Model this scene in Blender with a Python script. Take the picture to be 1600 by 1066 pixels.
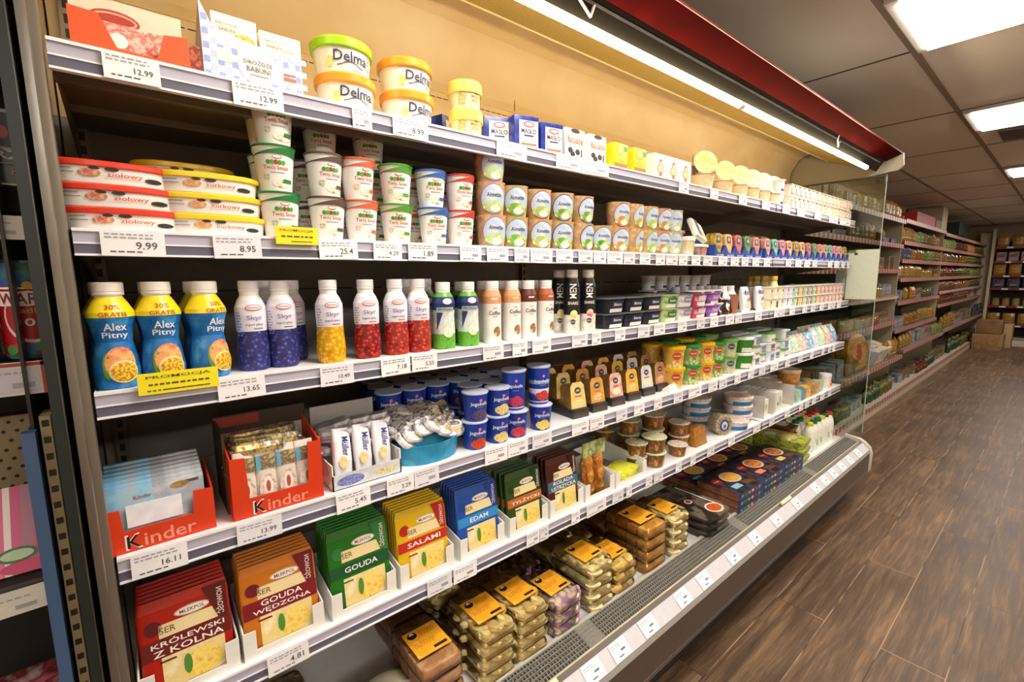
import bpy, bmesh, math, random
from mathutils import Vector, Matrix
random.seed(7)
for o in list(bpy.data.objects): bpy.data.objects.remove(o)
SC = bpy.context.scene; COL = SC.collection
H = 1.6                                   # eye height; heights below are given relative to it
# ---------------- camera ----------------
F = 721.0
RIGHT = Vector((0.77112934, -0.63660993, -0.00934548))
DOWN  = Vector((-0.09431707, -0.09970567, -0.99053676))
FWD   = Vector((0.62965374, 0.76471339, -0.13692915))
cam_d = bpy.data.cameras.new('camera'); cam = bpy.data.objects.new('camera', cam_d); COL.objects.link(cam)
cam_d.sensor_width = 36; cam_d.lens = 36*F/1600; cam_d.clip_start = .02
R = Matrix((RIGHT, -DOWN, -FWD)).transposed().to_4x4()
cam.matrix_world = Matrix.Translation((0, 0, H)) @ R
SC.camera = cam
# ---------------- world, exposure ----------------
w = bpy.data.worlds.new('world'); SC.world = w; w.use_nodes = True
w.node_tree.nodes['Background'].inputs[0].default_value = (1, .93, .85, 1)
w.node_tree.nodes['Background'].inputs[1].default_value = .05
SC.view_settings.view_transform = 'Standard'; SC.view_settings.look = 'None'
SC.view_settings.exposure = .24; SC.view_settings.gamma = 1; SC.view_settings.use_curve_mapping = False
PANEL_E = 24.0; TUBE_E = 21.0
# ---------------- places ----------------
def ray(px, py):
    return RIGHT*(px-800) + DOWN*(py-533) + FWD*F
def at_y(px, py, Y): r = ray(px, py); return r*(Y/r.y)
def at_z(px, py, Z): r = ray(px, py); return r*(Z/r.z)
def at_x(px, py, X): r = ray(px, py); return r*(X/r.x)
def xat(px, Y, Z):                         # X of a point at depth Y and height Z
    k = (px-800)/F
    A = RIGHT - FWD*k
    return -(A.y*Y + A.z*Z)/A.x
# ---------------- colours and materials ----------------
def lin(c):
    c /= 255.0
    return c/12.92 if c <= .04045 else ((c+.055)/1.055)**2.4
def col(h):
    if isinstance(h, str):
        h = h.lstrip('#'); h = tuple(int(h[i:i+2], 16) for i in (0, 2, 4))
    return (lin(h[0]), lin(h[1]), lin(h[2]), 1)
MATS = {}
def mat(name, c='808080', rough=.45, metal=0.0, emit=0.0, spec=.5, noise=None, scale=40, bump=0, coat=0):
    if name in MATS: return MATS[name]
    m = bpy.data.materials.new(name); m.use_nodes = True; MATS[name] = m
    nt = m.node_tree; b = nt.nodes['Principled BSDF']
    b.inputs['Base Color'].default_value = col(c); b.inputs['Roughness'].default_value = rough
    b.inputs['Metallic'].default_value = metal; b.inputs['Coat Weight'].default_value = coat; b.inputs['Specular IOR Level'].default_value = spec
    tc = nt.nodes.new('ShaderNodeTexCoord')
    n = nt.nodes.new('ShaderNodeTexNoise'); n.inputs['Scale'].default_value = scale; n.inputs['Detail'].default_value = 4
    nt.links.new(tc.outputs['Object'], n.inputs['Vector'])
    r = nt.nodes.new('ShaderNodeValToRGB')
    nt.links.new(n.outputs['Fac'], r.inputs['Fac'])
    if noise:
        cs = [c]+list(noise); k = len(cs)
        while len(r.color_ramp.elements) < k: r.color_ramp.elements.new(.5)
        for i, q in enumerate(cs):
            r.color_ramp.elements[i].position = .32+.36*i/(k-1); r.color_ramp.elements[i].color = col(q)
    else:
        a = col(c); r.color_ramp.elements[0].color = tuple(x*.95 for x in a[:3])+(1,); r.color_ramp.elements[1].color = a
        r.color_ramp.elements[0].position = .3; r.color_ramp.elements[1].position = .6
    nt.links.new(r.outputs['Color'], b.inputs['Base Color'])
    if bump:
        bp = nt.nodes.new('ShaderNodeBump'); bp.inputs['Strength'].default_value = bump; bp.inputs['Distance'].default_value = .004
        nt.links.new(n.outputs['Fac'], bp.inputs['Height']); nt.links.new(bp.outputs['Normal'], b.inputs['Normal'])
    if emit:
        b.inputs['Emission Color'].default_value = col(c); b.inputs['Emission Strength'].default_value = emit
    return m
def blobs(name, cs, scale=90, rough=.4):    # small round pieces: berries, cheese, nuts
    if name in MATS: return MATS[name]
    m = mat(name, cs[0], rough); nt = m.node_tree; b = nt.nodes['Principled BSDF']
    v = nt.nodes.new('ShaderNodeTexVoronoi'); v.inputs['Scale'].default_value = scale
    tc = [n for n in nt.nodes if n.type == 'TEX_COORD'][0]; nt.links.new(tc.outputs['Object'], v.inputs['Vector'])
    r = nt.nodes.new('ShaderNodeValToRGB'); k = len(cs)
    while len(r.color_ramp.elements) < k: r.color_ramp.elements.new(.5)
    for i, q in enumerate(cs):
        r.color_ramp.elements[i].position = .05+.6*i/(k-1); r.color_ramp.elements[i].color = col(q)
    nt.links.new(v.outputs['Distance'], r.inputs['Fac']); nt.links.new(r.outputs['Color'], b.inputs['Base Color'])
    return m
def film(name, tint='ffffff', refl=.12, rough=.08):   # clear plastic or glass: see-through with a sheen
    if name in MATS: return MATS[name]
    m = bpy.data.materials.new(name); m.use_nodes = True; MATS[name] = m
    nt = m.node_tree; nt.nodes.clear(); o = nt.nodes.new('ShaderNodeOutputMaterial')
    t = nt.nodes.new('ShaderNodeBsdfTransparent'); t.inputs[0].default_value = col(tint)
    g = nt.nodes.new('ShaderNodeBsdfGlossy'); g.inputs['Roughness'].default_value = rough
    f = nt.nodes.new('ShaderNodeFresnel'); f.inputs[0].default_value = 1.45
    a = nt.nodes.new('ShaderNodeMath'); a.operation = 'ADD'; a.inputs[1].default_value = refl-.04; a.use_clamp = True
    x = nt.nodes.new('ShaderNodeMixShader')
    nt.links.new(f.outputs[0], a.inputs[0]); nt.links.new(a.outputs[0], x.inputs[0])
    nt.links.new(t.outputs[0], x.inputs[1]); nt.links.new(g.outputs[0], x.inputs[2]); nt.links.new(x.outputs[0], o.inputs[0])
    return m
def c_(h, rough=.4): return mat('paint_'+h, h, rough)
W = c_('f2f0ec'); K = c_('1c1a1c'); INK = c_('2a3566'); GREY = c_('a2a2a8')
FILM = film('clear_film', 'ffffff', .07)
# ---------------- text outlines ----------------
TXT = {}
def outline(s):
    if s in TXT: return TXT[s]
    cu = bpy.data.curves.new('t', 'FONT'); cu.body = s; cu.size = 1; cu.resolution_u = 2; cu.offset = .012; cu.align_x = 'CENTER'; cu.align_y = 'CENTER'
    ob = bpy.data.objects.new('t', cu); COL.objects.link(ob)
    bpy.context.view_layer.update()
    me = bpy.data.meshes.new_from_object(ob.evaluated_get(bpy.context.evaluated_depsgraph_get()))
    vs = [(v.co.x, v.co.y) for v in me.vertices]; fs = [tuple(p.vertices) for p in me.polygons]
    bpy.data.objects.remove(ob); bpy.data.curves.remove(cu); bpy.data.meshes.remove(me)
    if not vs: vs = [(0, 0), (1, 0), (0, 1)]; fs = []
    xs = [v[0] for v in vs]; ys = [v[1] for v in vs]
    cx = (min(xs)+max(xs))/2; cy = (min(ys)+max(ys))/2
    TXT[s] = ([(x-cx, y-cy) for x, y in vs], fs, max(xs)-min(xs), max(ys)-min(ys)); return TXT[s]
# ---------------- mesh builder ----------------
class G:
    def __init__(s): s.v = []; s.f = []; s.m = []; s.ms = []; s.sf = None
    def mi(s, m):
        if m not in s.ms: s.ms.append(m)
        return s.ms.index(m)
    def add(s, vs, fs, m):
        k = len(s.v); s.v += [tuple(v) for v in vs]; i = s.mi(m)
        for f in fs: s.f.append(tuple(q+k for q in f)); s.m.append(i)
        return s
    def loft(s, rings, mats, n=24, cap=None):      # ring = (a, b, z[, power, cx, cy])
        if not isinstance(mats, (list, tuple)): mats = [mats]*(len(rings)-1)
        rr = []
        for q in rings:
            a, b, z = q[:3]; p = q[3] if len(q) > 3 else 2; cx = q[4] if len(q) > 4 else 0; cy = q[5] if len(q) > 5 else 0
            ring = []
            for i in range(n):
                t = 2*math.pi*(i+.5)/n; c, d = math.cos(t), math.sin(t)
                ring.append((cx+a*math.copysign(abs(c)**(2/p), c), cy+b*math.copysign(abs(d)**(2/p), d), z))
            rr.append(ring)
        for k in range(len(rr)-1):
            s.add(rr[k]+rr[k+1], [(i, (i+1) % n, n+(i+1) % n, n+i) for i in range(n)], mats[min(k, len(mats)-1)])
        c0, c1 = cap if cap else (mats[0], mats[-1])
        if c0: s.add(rr[0], [tuple(range(n-1, -1, -1))], c0)
        if c1: s.add(rr[-1], [tuple(range(n))], c1)
        return s
    def box(s, x0, x1, y0, y1, z0, z1, m, r=0):
        if r:
            b = bmesh.new(); bmesh.ops.create_cube(b, size=1)
            for v in b.verts: v.co = Vector((x0+(v.co.x+.5)*(x1-x0), y0+(v.co.y+.5)*(y1-y0), z0+(v.co.z+.5)*(z1-z0)))
            bmesh.ops.bevel(b, geom=b.edges[:], offset=r, segments=2, profile=.6, affect='EDGES')
            b.verts.ensure_lookup_table(); s.add([v.co[:] for v in b.verts], [tuple(v.index for v in f.verts) for f in b.faces], m); b.free(); return s
        return s.hexa([(x0, y0), (x1, y0), (x1, y1), (x0, y1)], z0, z1, m)
    def hexa(s, base, z0, z1, m):
        n = len(base)
        return s.add([(x, y, z0) for x, y in base]+[(x, y, z1) for x, y in base],
                     [tuple(range(n-1, -1, -1)), tuple(range(n, 2*n))]+[(i, (i+1) % n, n+(i+1) % n, n+i) for i in range(n)], m)
    def prx(s, prof, x0, x1, m):                    # (y, z) profile extruded along x
        n = len(prof)
        return s.add([(x0, y, z) for y, z in prof]+[(x1, y, z) for y, z in prof],
                     [tuple(range(n)), tuple(range(2*n-1, n-1, -1))]+[(i, n+i, n+(i+1) % n, (i+1) % n) for i in range(n)], m)
    def pry(s, prof, y0, y1, m):                    # (x, z) profile extruded along y
        n = len(prof)
        return s.add([(x, y0, z) for x, z in prof]+[(x, y1, z) for x, z in prof],
                     [tuple(range(n-1, -1, -1)), tuple(range(n, 2*n))]+[(i, (i+1) % n, n+(i+1) % n, n+i) for i in range(n)], m)
    def sheet(s, pts, m): return s.add(pts, [tuple(range(len(pts)))], m)
    def tube(s, pts, r, m, n=8):
        for a, b in zip(pts[:-1], pts[1:]):
            a = Vector(a); b = Vector(b); d = (b-a).normalized(); u = d.orthogonal().normalized(); q = d.cross(u)
            vs = [a+(u*math.cos(t)+q*math.sin(t))*r for t in [2*math.pi*i/n for i in range(n)]]+[b+(u*math.cos(t)+q*math.sin(t))*r for t in [2*math.pi*i/n for i in range(n)]]
            s.add([v[:] for v in vs], [(i, (i+1) % n, n+(i+1) % n, n+i) for i in range(n)]+[tuple(range(n-1, -1, -1)), tuple(range(n, 2*n))], m)
        return s
    def move(s, k, M):
        for i in range(k, len(s.v)): s.v[i] = tuple(M @ Vector(s.v[i]))
        return s
    # -- marks on a surface; sf maps (across, up, lift) to a point
    def on(s, sf): s.sf = sf; return s
    def dot(s, cx, cz, rx, rz, m, off=.0006, n=18):
        vs = [s.sf(cx, cz, off)]; fs = []
        for k in (1, 2, 3):
            for i in range(n):
                t = 2*math.pi*i/n; vs.append(s.sf(cx+rx*k/3*math.cos(t), cz+rz*k/3*math.sin(t), off))
        for i in range(n):
            j = (i+1) % n; fs.append((0, 1+i, 1+j))
            for k in (0, 1): fs.append((1+k*n+i, 1+(k+1)*n+i, 1+(k+1)*n+j, 1+k*n+j))
        return s.add(vs, fs, m)
    def bar(s, cx, cz, w, h, m, off=.0005, sk=0):    # sk: rise across the width
        nx = max(1, min(14, int(w/.006)))
        vs = []; fs = []
        for i in range(nx+1):
            t = i/nx-.5
            for q in (-.5, .5): vs.append(s.sf(cx+w*t, cz+h*q+sk*t, off))
        for i in range(nx): fs.append((2*i, 2*i+2, 2*i+3, 2*i+1))
        return s.add(vs, fs, m)
    def txt(s, t, cx, cz, w, m, h=None, off=.0011, sk=0):
        vs, fs, tw, th = outline(t)
        k = w/tw; kz = (h/th) if h else k
        return s.add([s.sf(cx+x*k, cz+y*kz+sk*x/tw, off) for x, y in vs], fs, m)
    def scribble(s, cx, cz, w, h, rows, m, off=.0008):
        for r in range(rows):
            z = cz+h/2-h*(r+.5)/rows; x = cx-w/2
            while x < cx+w/2-.002:
                l = min(random.uniform(.004, .012), cx+w/2-x); s.bar(x+l/2, z, l, h/rows*.45, m, off); x += l+.0025
        return s
    def mesh(s, name):
        me = bpy.data.meshes.new(name); me.from_pydata(s.v, [], s.f)
        for m in s.ms: me.materials.append(m)
        me.polygons.foreach_set('material_index', s.m); me.validate()
        me.polygons.foreach_set('use_smooth', [True]*len(me.polygons)); me.set_sharp_from_angle(angle=math.radians(35))
        return me
def flat(y): return lambda x, z, o: (x, y-o, z)
def topf(z): return lambda x, y, o: (x, y, z+o)
def leftf(x): return lambda y, z, o: (x-o, -y, z)
def wrap(rings):
    def f(x, z, o):
        rs = rings
        for i in range(len(rs)-1):
            if rs[i+1][2] >= z: break
        z0, z1 = rs[i][2], rs[i+1][2]; t = 0 if z1 == z0 else max(0, min(1, (z-z0)/(z1-z0)))
        a = rs[i][0]*(1-t)+rs[i+1][0]*t; b = rs[i][1]*(1-t)+rs[i+1][1]*t
        if a > 1.25*b:
            xx = max(-.97*a, min(.97*a, x)); p = rs[0][3] if len(rs[0]) > 3 else 2
            return (xx, -(b+o*1.6)*(1-abs(xx/a)**p)**(1/p)-o, z)
        ang = x/max(.001, (a+b)/2)
        p = rs[0][3] if len(rs[0]) > 3 else 2; sn, cs = math.sin(ang), math.cos(ang)
        r = (abs(sn/a)**p+abs(cs/b)**p)**(-1/p)+o*1.3
        return (r*sn, -r*cs, z)
    return f
# ---------------- objects ----------------
LABELS = {}
def setp(o, label, cat, group=None, kind=None):
    if label: o['label'] = label
    if cat: o['category'] = cat
    if group: o['group'] = group
    if kind: o['kind'] = kind
    if label:
        n = len(label.split()); assert 4 <= n <= 16, label
        LABELS.setdefault(label, []).append(group)
def link(name, data, parent=None, loc=None):
    o = bpy.data.objects.new(name, data); COL.objects.link(o)
    if parent: o.parent = parent
    if loc: o.location = loc
    return o
class T:                                            # a kind of thing: its parts' meshes are made once, every copy has its own objects
    def __init__(s, name, parts):                   # parts: [(part name, G, [(sub-part name, G)...])]
        s.name = name; s.parts = [(p[0], p[1].mesh(p[0] if len(parts) > 1 else name), [(q[0], q[1].mesh(q[0])) for q in (p[2] if len(p) > 2 else [])]) for p in parts]
def put(t, x, y, z, label, cat, group=None, rz=0, rx=0, ry=0, sc=1):
    if len(t.parts) == 1 and not t.parts[0][2]:
        o = link(t.name, t.parts[0][1])
    else:
        o = link(t.name, None); o.empty_display_size = .02
        for pn, me, sub in t.parts:
            p = link(pn, me, o)
            for sn, sm in sub: link(sn, sm, p)
    o.location = (x, y, z+H); o.rotation_euler = (rx, ry, rz)
    if sc != 1: o.scale = (sc, sc, sc) if not isinstance(sc, tuple) else sc
    setp(o, label, cat, group); return o
def one(name, g, label, cat, group=None): o = link(name, g.mesh(name), None, (0, 0, H)); setp(o, label, cat, group); return o
def struct(name, g, loc=(0, 0, H)): o = link(name, g.mesh(name), None, loc); o['kind'] = 'structure'; return o
ORD = 'first second third fourth fifth sixth seventh eighth ninth tenth eleventh twelfth thirteenth fourteenth fifteenth sixteenth seventeenth eighteenth nineteenth twentieth'.split()
TENS = {2: 'twenty', 3: 'thirty', 4: 'forty'}
def nth(i):
    if i < 20: return ORD[i]
    a, b = divmod(i+1, 10)
    return {2: 'twentieth', 3: 'thirtieth', 4: 'fortieth'}[a] if b == 0 else TENS[a]+'-'+ORD[b-1]
SH = {1: 'top', 2: 'second', 3: 'third', 4: 'fourth', 5: 'fifth'}
ZS = {1: .357, 2: .082, 3: -.182, 4: -.474, 5: -.783}      # shelf surfaces
ZB = {1: .314, 2: .040, 3: -.226, 4: -.520, 5: -.828}      # lower edge of the price rails
X0, X1, SEAM = -.06, 3.87, 2.56
def fz(x, k=.7, y=1.0): return -math.atan2(x, y)*k      # goods turned a little towards the near end
ZD = -1.172                                                # deck of the tub
# ================= the room =================
def floor_mat():
    m = bpy.data.materials.new('plank_tile'); m.use_nodes = True; nt = m.node_tree; b = nt.nodes['Principled BSDF']; L = nt.links.new; N = nt.nodes.new
    tc = N('ShaderNodeTexCoord'); mp = N('ShaderNodeMapping'); mp.inputs['Location'].default_value = (-2.355+1.44, -.379+.208*2, 0)
    L(tc.outputs['Object'], mp.inputs['Vector'])
    def brick(mortar):
        k = N('ShaderNodeTexBrick'); k.offset = .5; k.offset_frequency = 2; k.inputs['Scale'].default_value = 1
        k.inputs['Brick Width'].default_value = 1.44; k.inputs['Row Height'].default_value = .208; k.inputs['Mortar Size'].default_value = mortar; k.inputs['Mortar Smooth'].default_value = .2
        L(mp.outputs[0], k.inputs['Vector']); return k
    k = brick(.0022); k.inputs['Color1'].default_value = (.2, .2, .2, 1); k.inputs['Color2'].default_value = (1, 1, 1, 1); k.inputs['Mortar'].default_value = (.5, .5, .5, 1); k.inputs['Bias'].default_value = 0
    st = N('ShaderNodeMapping'); st.inputs['Scale'].default_value = (1.0, 15, 1); L(tc.outputs['Object'], st.inputs['Vector'])
    # shift the grain from plank to plank
    ad = N('ShaderNodeVectorMath'); ad.operation = 'MULTIPLY_ADD'; ad.inputs[1].default_value = (7, 13, 3); L(k.outputs['Color'], ad.inputs[0]); L(st.outputs[0], ad.inputs[2])
    n1 = N('ShaderNodeTexNoise'); n1.inputs['Scale'].default_value = 2.2; n1.inputs['Detail'].default_value = 8; n1.inputs['Roughness'].default_value = .65; n1.inputs['Distortion'].default_value = .5; L(ad.outputs[0], n1.inputs['Vector'])
    n2 = N('ShaderNodeTexNoise'); n2.inputs['Scale'].default_value = 2.6; n2.inputs['Detail'].default_value = 3; L(tc.outputs['Object'], n2.inputs['Vector'])
    fs = N('ShaderNodeMapping'); fs.inputs['Scale'].default_value = (8, 190, 1); L(tc.outputs['Object'], fs.inputs['Vector'])
    n3 = N('ShaderNodeTexNoise'); n3.inputs['Scale'].default_value = 1; n3.inputs['Detail'].default_value = 5; L(fs.outputs[0], n3.inputs['Vector'])
    r = N('ShaderNodeValToRGB'); e = r.color_ramp.elements
    e[0].position = .28; e[0].color = col('463323'); e[1].position = .72; e[1].color = col('a07c56'); q = e.new(.5); q.color = col('6e543e')
    L(n1.outputs['Fac'], r.inputs['Fac'])
    r2 = N('ShaderNodeValToRGB'); r2.color_ramp.elements[0].position = .35; r2.color_ramp.elements[0].color = (.62, .6, .6, 1); r2.color_ramp.elements[1].position = .6; r2.color_ramp.elements[1].color = (1, 1, 1, 1); L(n2.outputs['Fac'], r2.inputs['Fac'])
    mu = N('ShaderNodeMix'); mu.data_type = 'RGBA'; mu.blend_type = 'MULTIPLY'; mu.inputs[0].default_value = .75; L(r.outputs[0], mu.inputs[6]); L(r2.outputs[0], mu.inputs[7])
    r3 = N('ShaderNodeValToRGB'); r3.color_ramp.elements[0].position = .3; r3.color_ramp.elements[0].color = (.72, .72, .72, 1); r3.color_ramp.elements[1].position = .65; r3.color_ramp.elements[1].color = (1.05, 1.05, 1.05, 1); L(n3.outputs['Fac'], r3.inputs['Fac'])
    mf = N('ShaderNodeMix'); mf.data_type = 'RGBA'; mf.blend_type = 'MULTIPLY'; mf.inputs[0].default_value = 1; L(mu.outputs[2], mf.inputs[6]); L(r3.outputs[0], mf.inputs[7])
    # tone of each plank
    tn = N('ShaderNodeMapRange'); tn.inputs['From Min'].default_value = .2; tn.inputs['To Min'].default_value = .78; tn.inputs['To Max'].default_value = 1.12; L(k.outputs['Color'], tn.inputs['Value'])
    mt = N('ShaderNodeVectorMath'); mt.operation = 'SCALE'; L(mf.outputs[2], mt.inputs[0]); L(tn.outputs[0], mt.inputs['Scale'])
    # joints: pale grout with dirty dark stretches
    jn = N('ShaderNodeValToRGB'); jn.color_ramp.elements[0].position = .42; jn.color_ramp.elements[0].color = col('2a2019'); jn.color_ramp.elements[1].position = .55; jn.color_ramp.elements[1].color = col('a98a66')
    n4 = N('ShaderNodeTexNoise'); n4.inputs['Scale'].default_value = 3.5; L(tc.outputs['Object'], n4.inputs['Vector']); L(n4.outputs['Fac'], jn.inputs['Fac'])
    mj = N('ShaderNodeMix'); mj.data_type = 'RGBA'; L(k.outputs['Fac'], mj.inputs[0]); L(mt.outputs[0], mj.inputs[6]); L(jn.outputs[0], mj.inputs[7])
    L(mj.outputs[2], b.inputs['Base Color'])
    rr = N('ShaderNodeMapRange'); rr.inputs['To Min'].default_value = .32; rr.inputs['To Max'].default_value = .6; L(n1.outputs['Fac'], rr.inputs['Value']); L(rr.outputs[0], b.inputs['Roughness'])
    bp = N('ShaderNodeBump'); bp.inputs['Strength'].default_value = .25; bp.inputs['Distance'].default_value = .002; bp.invert = True; L(k.outputs['Fac'], bp.inputs['Height']); L(bp.outputs[0], b.inputs['Normal'])
    return m
XB = 15.9; YL = 1.98; HC = 1.1
fl = floor_mat()
struct('floor', G().box(-4, XB, -4, YL, -.05, 0, fl), (0, 0, 0))
cm = mat('ceiling_tile', 'e2dad0', .9, noise=['d6cec4', 'e8e0d8'], scale=260, bump=.3)
struct('ceiling', G().box(-4, XB, -4, YL, HC, HC+.05, cm))
g = G(); tb = mat('tee_bar', '8a7766', .6)
T6 = .682
for i in range(-7, 7):
    y = .627+i*T6
    if -4 < y < YL: g.box(-4, XB, y-.014, y+.014, HC-.006, HC, tb)
for i in range(-5, 10):
    x = 3.13+i*2*T6
    if -4 < x < XB: g.box(x-.006, x+.006, -4, YL, HC-.003, HC, mat('tee_cross', '4a3e36', .8))  # thin dark cross bars between the tiles
struct('trim_1', g)
wm = mat('wall_paint', 'b9a48a', .85)
struct('wall_left', G().box(-4, XB, YL, YL+.05, -H, HC, wm)); struct('wall_right', G().box(-4, XB, -4.05, -4, -H, HC, mat('wall_cream', 'c9b59b', .85)))
struct('wall_back', G().box(XB, XB+.05, -4, YL, -H, HC, wm)); struct('wall_front', G().box(-4.05, -4, -4, YL, -H, HC, mat('wall_cream', 'c9b59b', .85)))
# ceiling panels, the same square lamp repeated over the shop
pe = mat('panel_light', 'fff6ea', .5, emit=PANEL_E); pf = c_('c8c2ba')
pg = G().box(-.29, .29, -.29, .29, -.022, .012, pe); fr = G()
for a in ((-.33, .33, -.33, -.29), (-.33, .33, .29, .33), (-.33, -.29, -.29, .29), (.29, .33, -.29, .29)): fr.box(*a, -.012, .012, pf)
LP = T('ceiling_light', [('diffuser', pg), ('frame', fr)])
vis = ['nearest and largest of the bright square ceiling panels', 'second bright ceiling panel counted away from the camera', 'third bright ceiling panel, small, far along the aisle', 'fourth bright ceiling panel, tiny, near the far wall', 'fifth bright ceiling panel beside the far wall']
for i, x in enumerate((2.79, 4.83, 7.56, 10.29, 13.0)): put(LP, x, .627-T6/2-.01, HC-.013, vis[i], 'ceiling light', 'square ceiling panels')
for i, x in enumerate((-3.35, -.61, 2.11)): put(LP, x, -2.45, HC-.013, 'added fill-light panel over the next aisle, out of view, %s from behind' % ORD[i], 'ceiling light', 'square ceiling panels')  # unseen lamps added so low-angle light reaches the deck
for x, a in ((-1.98, 'farther behind'), (.75, 'beside')):
    for y, b in ((.627-T6/2, 'over the case aisle'), (-2.44, 'over the next aisle')): put(LP, x, y-.01, HC-.013, 'square ceiling panel %s the camera, %s' % (a, b), 'ceiling light', 'square ceiling panels')
for i, x in enumerate((3.47, 6.2, 9, 12)): put(LP, x, -2.45, HC-.013, 'ceiling panel over the parallel aisle outside the picture, %s in its row' % ORD[i], 'ceiling light', 'square ceiling panels')
o = one('ceiling_vent', G().box(5.32, 5.72, -.1, .5, HC-.02, HC-.001, c_('3a322c')), 'dark square vent in the ceiling just beyond the second bright panel', 'vent')
# ================= the refrigerated case =================
case = link('refrigerated_display_case', None, None, (0, 1.0, 0)); case.empty_display_size = .1
setp(case, 'long open refrigerated case with five shelves and a red canopy', 'refrigerated display case')
def part(name, g, par=case):
    o = link(name, g.mesh(name), par); o.location = (0, 0, H) if par is not case else (0, -1.0, H)
    if par is not case: o.location = (0, 0, 0)
    return o
dark = mat('dark_liner', '8e8882', .5, noise=['868078', '928c86'], scale=8)
cream = mat('cream_panel', 'e6cfa4', .3, noise=['dec496', 'ead6b2'], scale=2.2)
steel = mat('steel_trim', 'a8a49c', .28, metal=.9); white = mat('white_enamel', 'f0eef0', .35)
g = G().box(X0-.02, X1+.02, 1.455, 1.50, -1.25, .36, dark)
for z in (.25, -.03, -.3, -.62, -.95):
    x = X0+.03
    while x < X1-.05: g.box(x, x+.075, 1.4535, 1.456, z, z+.004, K); x += .1
part('lower_back_panel', g)
g = G().box(X0-.02, SEAM, 1.455, 1.50, .36, .96, cream).box(SEAM+.004, X1+.02, 1.455, 1.50, .36, .96, cream)
x = X0+.05
while x < X1-.06: g.box(x, x+.02, 1.4535, 1.456, .612, .6145, c_('3a2d20')); x += .026
g.box(X0, X1, 1.452, 1.456, .632, .637, cream)
for xx in (1.22, SEAM-.02, 2.62): g.box(xx, xx+.003, 1.4535, 1.456, .46, .78, c_('7a6238'))
part('upper_back_panel', g)
sl = mat('slotted_upright', '8a8078', .4, metal=.7)
for xx in (X0+.012, 1.25, SEAM, X1-.02):
    g = G().box(xx-.012, xx+.012, 1.435, 1.455, -1.15, .62, sl)
    z = -1.1
    while z < .6: g.box(xx-.005, xx+.005, 1.4335, 1.436, z, z+.018, K); z += .03
    part('slotted_upright', g)
rail_hi = mat('rail_light', 'b9b7c9', .3); rail_lo = mat('rail_dark', '5f5f72', .3); rail_w = mat('rail_white', 'f4f3f8', .3)
sdark = mat('shelf_metal', '7c746c', .45)
for k in range(1, 6):
    for a, b in ((X0, SEAM-.006), (SEAM+.006, X1)):
        zt, zb = ZS[k], ZB[k]
        g = G().box(a, b, 1.008, 1.45, zt-.022, zt-.002, sdark).box(a, b, 1.004, 1.45, zt-.002, zt, white)
        g.box(a, b, 1.06, 1.075, zt-.04, zt-.022, sdark).box(a, b, 1.25, 1.28, zt-.036, zt-.022, sdark)
        for e in (a+.002, b-.006): g.add([(e, 1.45, zt-.09), (e+.004, 1.45, zt-.09), (e+.004, 1.02, zt-.03), (e, 1.02, zt-.03), (e, 1.45, zt), (e+.004, 1.45, zt), (e+.004, 1.02, zt), (e, 1.02, zt)], [(0, 1, 2, 3), (4, 7, 6, 5), (0, 4, 5, 1), (1, 5, 6, 2), (2, 6, 7, 3), (3, 7, 4, 0)], sdark)
        s = part('shelf', g)
        zm = zb+(zt-zb)*.47
        r = G().box(a, b, 1.0, 1.008, zm, zt-.004, rail_hi).box(a, b, 1.0, 1.007, zb+.003, zm, rail_lo)
        r.box(a, b, .997, 1.01, zt-.004, zt+.001, rail_w).box(a, b, .9965, 1.008, zb, zb+.0035, rail_w).box(a, b, .9985, 1.001, zm-.001, zm+.0015, rail_w)
        part('price_rail', r, s)
# inner side walls
mir = mat('polished_side', '8a8682', .1, metal=.95)
part('side_wall', G().box(X0-.035, X0-.022, .93, 1.5, -1.25, .80, mir))
part('side_trim', G().box(X0-.034, X0-.004, .985, 1.012, -1.2, .8, mat('trim_beige', '9a9184', .3, metal=.6)).box(X0-.034, X0-.012, .93, .95, -1.2, .8, steel))
part('side_glass', G().box(X0-.034, X0-.026, .862, .93, -1.12, .66, film('glass_edge', '9fb5ac', .16)).box(X0-.036, X0-.024, .856, .862, -1.12, .66, c_('15201d')))
part('side_glass', G().box(3.925, 3.931, .862, 1.45, -1.12, .648, film('case_glass', 'dfe8e0', .10, .01)).box(3.924, 3.932, .859, .862, -1.12, .648, c_('9fb0a4')).box(3.922, 3.934, .86, 1.45, .640, .648, c_('4a4a40')))
# tub, bumper and base
prof = [(.93, -1.158), (.865, -1.176), (.848, -1.186), (.803, -1.222), (.797, -1.243), (.797, -1.372), (.81, -1.39), (.86, -1.40), (.90, -1.42), (.93, -1.42)]
part('deck', G().box(X0-.02, X1+.02, .955, 1.46, ZD-.02, ZD, white))
grey_g = mat('grille_grey', '8f8d86', .45, metal=.3); gdark = c_('2b2a26')
g = G(); g.box(X0, X1, .866, .95, -1.215, -1.205, K)
def gz(y): return -1.158-(0.93-min(y, .93))/.065*.018
for i in range(7):
    y = .868+i*.0125
    g.add([(X0, y-.0016, gz(y)), (X1, y-.0016, gz(y)), (X1, y+.0016, gz(y)), (X0, y+.0016, gz(y)), (X0, y-.0016, gz(y)-.014), (X1, y-.0016, gz(y)-.014), (X1, y+.0016, gz(y)-.014), (X0, y+.0016, gz(y)-.014)], [(0, 1, 2, 3), (0, 4, 5, 1), (2, 6, 7, 3)], grey_g)
x = X0
while x < X1:
    g.add([(x, .868, gz(.868)-.0008), (x+.0028, .868, gz(.868)-.0008), (x+.0028, .944, gz(.944)-.0008), (x, .944, gz(.944)-.0008), (x, .868, gz(.868)-.012), (x, .944, gz(.944)-.012)], [(0, 1, 2, 3), (0, 3, 5, 4)], grey_g); x += .0125
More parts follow.
